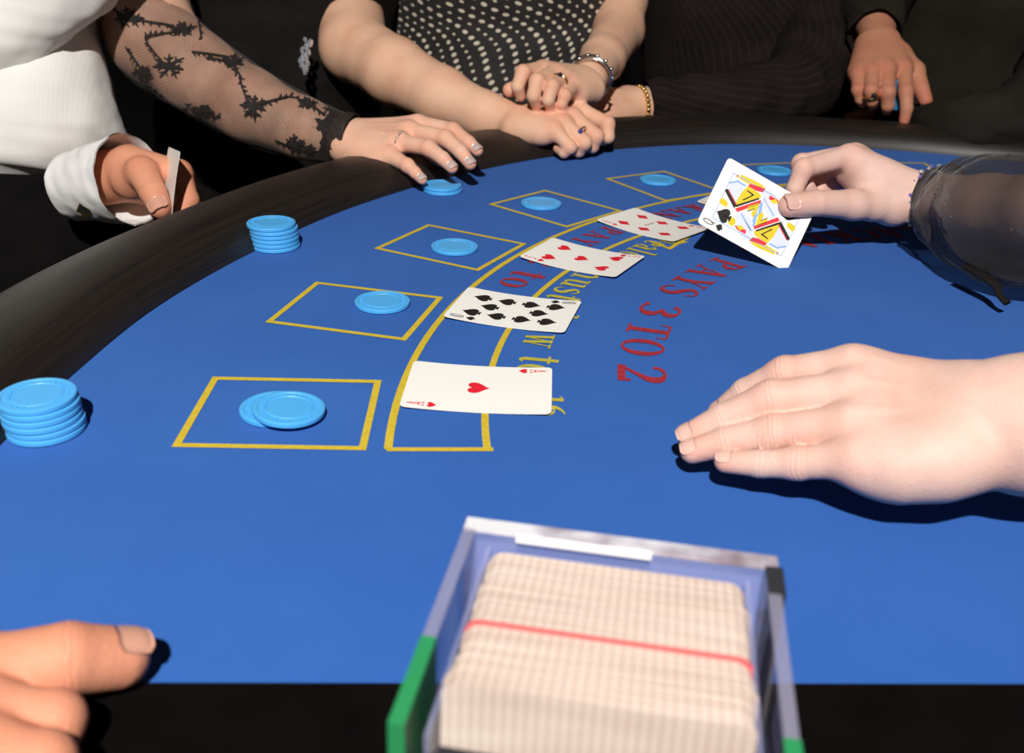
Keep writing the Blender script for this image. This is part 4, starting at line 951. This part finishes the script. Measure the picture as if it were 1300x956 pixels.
loft('jacket_sleeve', [P_(1000, -150, 1.62), P_(1030, -40, 1.60), P_(1036, 60, 1.52), P_(1010, 112, 1.45), P_(940, 128, 1.41), P_(870, 134, 1.395), P_(820, 136, 1.385)], [.062, .062, .062, .056, .048, .040, .034], [.062, .062, .062, .056, .048, .042, .036], SUIT, p4, side=(0, 1, 0), nseg=12, nang=48, wr=.005, wf=10, cap=False)
mb = MB(); cbr = P_(811, 135, 1.384); axb = P_(850, 132, 1.40)-P_(806, 134, 1.38); u_ = unit(np.cross(axb, (0, 0, 1))); w_ = np.cross(unit(axb), u_)
for i in range(26): a = 2*math.pi*i/26; mb.sphere(cbr+(u_*math.cos(a)+w_*math.sin(a))*.0275, .0033, 8, (1.1, 1, 1))
mb.build('bracelet', GOLD, p4, True)

# ================================================================= person in the dark olive shirt
p5 = empty('person', (.86, 1.72, -.78), label='person in a dark olive shirt, hand with gold ring hanging over the rail', cat='person')
B = Body(); print('olive hand')
B.limb([((1112, -20, 1.509), .030), ((1112, 30, 1.432), .027), ((1114, 52, 1.394), .0245)], .01)
B.hand((1115, 56, 1.385), {
  'index': [(1147, 88, 1.337), (1150, 116, 1.313), (1151, 138, 1.313), (1148, 153, 1.318)],
  'middle': [(1126, 90, 1.327), (1127, 117, 1.304), (1127, 134, 1.313), (1126, 140, 1.332)],
  'ring': [(1107, 93, 1.327), (1106, 115, 1.304), (1107, 128, 1.313), (1108, 134, 1.332)],
  'pinky': [(1090, 96, 1.337), (1089, 114, 1.318), (1092, 126, 1.323), (1095, 132, 1.337)]},
  [(1140, 72, 1.375), (1161, 90, 1.356), (1169, 112, 1.342), (1175, 127, 1.337)], (-.1, -1, .35), 1.12, fatp=1.1)
B.limb([((1130, 146, 1.46), .0105), ((1090, 148, 1.435), .0090), ((1078, 150, 1.425), .0080)], .004)
B.build(SK_MAN2, NAIL, p5, .002)
ringat(1107, 122, 1.308, P_(1107, 128, 1.313)-P_(1106, 112, 1.304), .0105, GOLD, 'ring', p5, r=.0019, gem=BLACKGEM, gr=.0042, gdir=(-.1, -1, .2))
loft('shirt', [(.90, 1.80, -.75), (.90, 1.80, -.3), (.88, 1.78, -.05), (.87, 1.78, .12), (.86, 1.78, .30), (.86, 1.78, .50)], [.27, .26, .255, .26, .27, .09], [.16, .15, .14, .14, .14, .07], OLIVE, p5, nseg=10, nang=60, wr=.007, wf=5, seed=6)
loft('shirt_sleeve', [P_(1060, -260, 1.72), P_(1085, -120, 1.68), P_(1104, -20, 1.53), P_(1110, 26, 1.447), P_(1112, 44, 1.412)], [.07, .066, .055, .042, .037], [.07, .066, .055, .042, .037], OLIVE, p5, side=(1, 0, 0), nseg=10, nang=40, wr=.005, wf=9, cap=False)
loft('shirt_sleeve', [P_(1420, -120, 1.60), P_(1380, 40, 1.52), P_(1320, 138, 1.31), P_(1245, 155, 1.28), P_(1175, 156, 1.36), P_(1112, 156, 1.47)], [.075, .070, .056, .040, .030, .026], [.075, .070, .052, .038, .028, .024], OLIVE, p5, side=(0, 1, 0), nseg=12, nang=48, wr=.006, wf=9, cap=False)
c_ = P_(1137.5, 121, 1.330); ch = chip(c_[0], c_[1], c_[2], 'blue chip held between the fingers of the person in the olive shirt'); ch.rotation_euler = (0, math.radians(84), math.radians(15))

# ================================================================= hand at the near left corner
p7 = empty('person', (-.55, .05, -.78), label='person out of view whose thumb rests on the felt at the near left corner', cat='person')
B = Body(); print('near hand'); B.thint = np.array((.5, .45, .6))
B.limb([(zz(-420, 1080, .035), .032), (zz(-215, 985, .026), .026)], .012)
B.hand(zz(-215, 985, .026), {
  'index': [zz(-20, 905, .020), zz(70, 915, .018), zz(60, 960, .012), zz(10, 965, .012)],
  'middle': [zz(-30, 950, .020), zz(55, 970, .020), zz(45, 1010, .012), zz(0, 1015, .012)],
  'ring': [zz(-50, 1000, .020), zz(30, 1030, .018), zz(20, 1070, .012), zz(-30, 1070, .012)],
  'pinky': [zz(-80, 1050, .018), zz(0, 1080, .016), zz(-15, 1110, .011), zz(-60, 1110, .011)]},
  [zz(-130, 905, .020), zz(-30, 862, .018), zz(85, 837, .0205), zz(150, 836, .0125)], (0, 0, 1), 1.1, nails=('thumb',), thumb_r=(.0150, .0128, .0118, .0103))
B.build(SK_MAN, NAILM, p7, .0014)
loft('sleeve', [P(zz(-260, 1005, .028)), P(zz(-420, 1080, .035)), (-.42, .10, .03), (-.62, -.05, .10)], [.040, .045, .055, .07], [.034, .042, .055, .07], BLACKF, p7, side=(0, 0, 1), nang=36, wr=.002, cap=False)
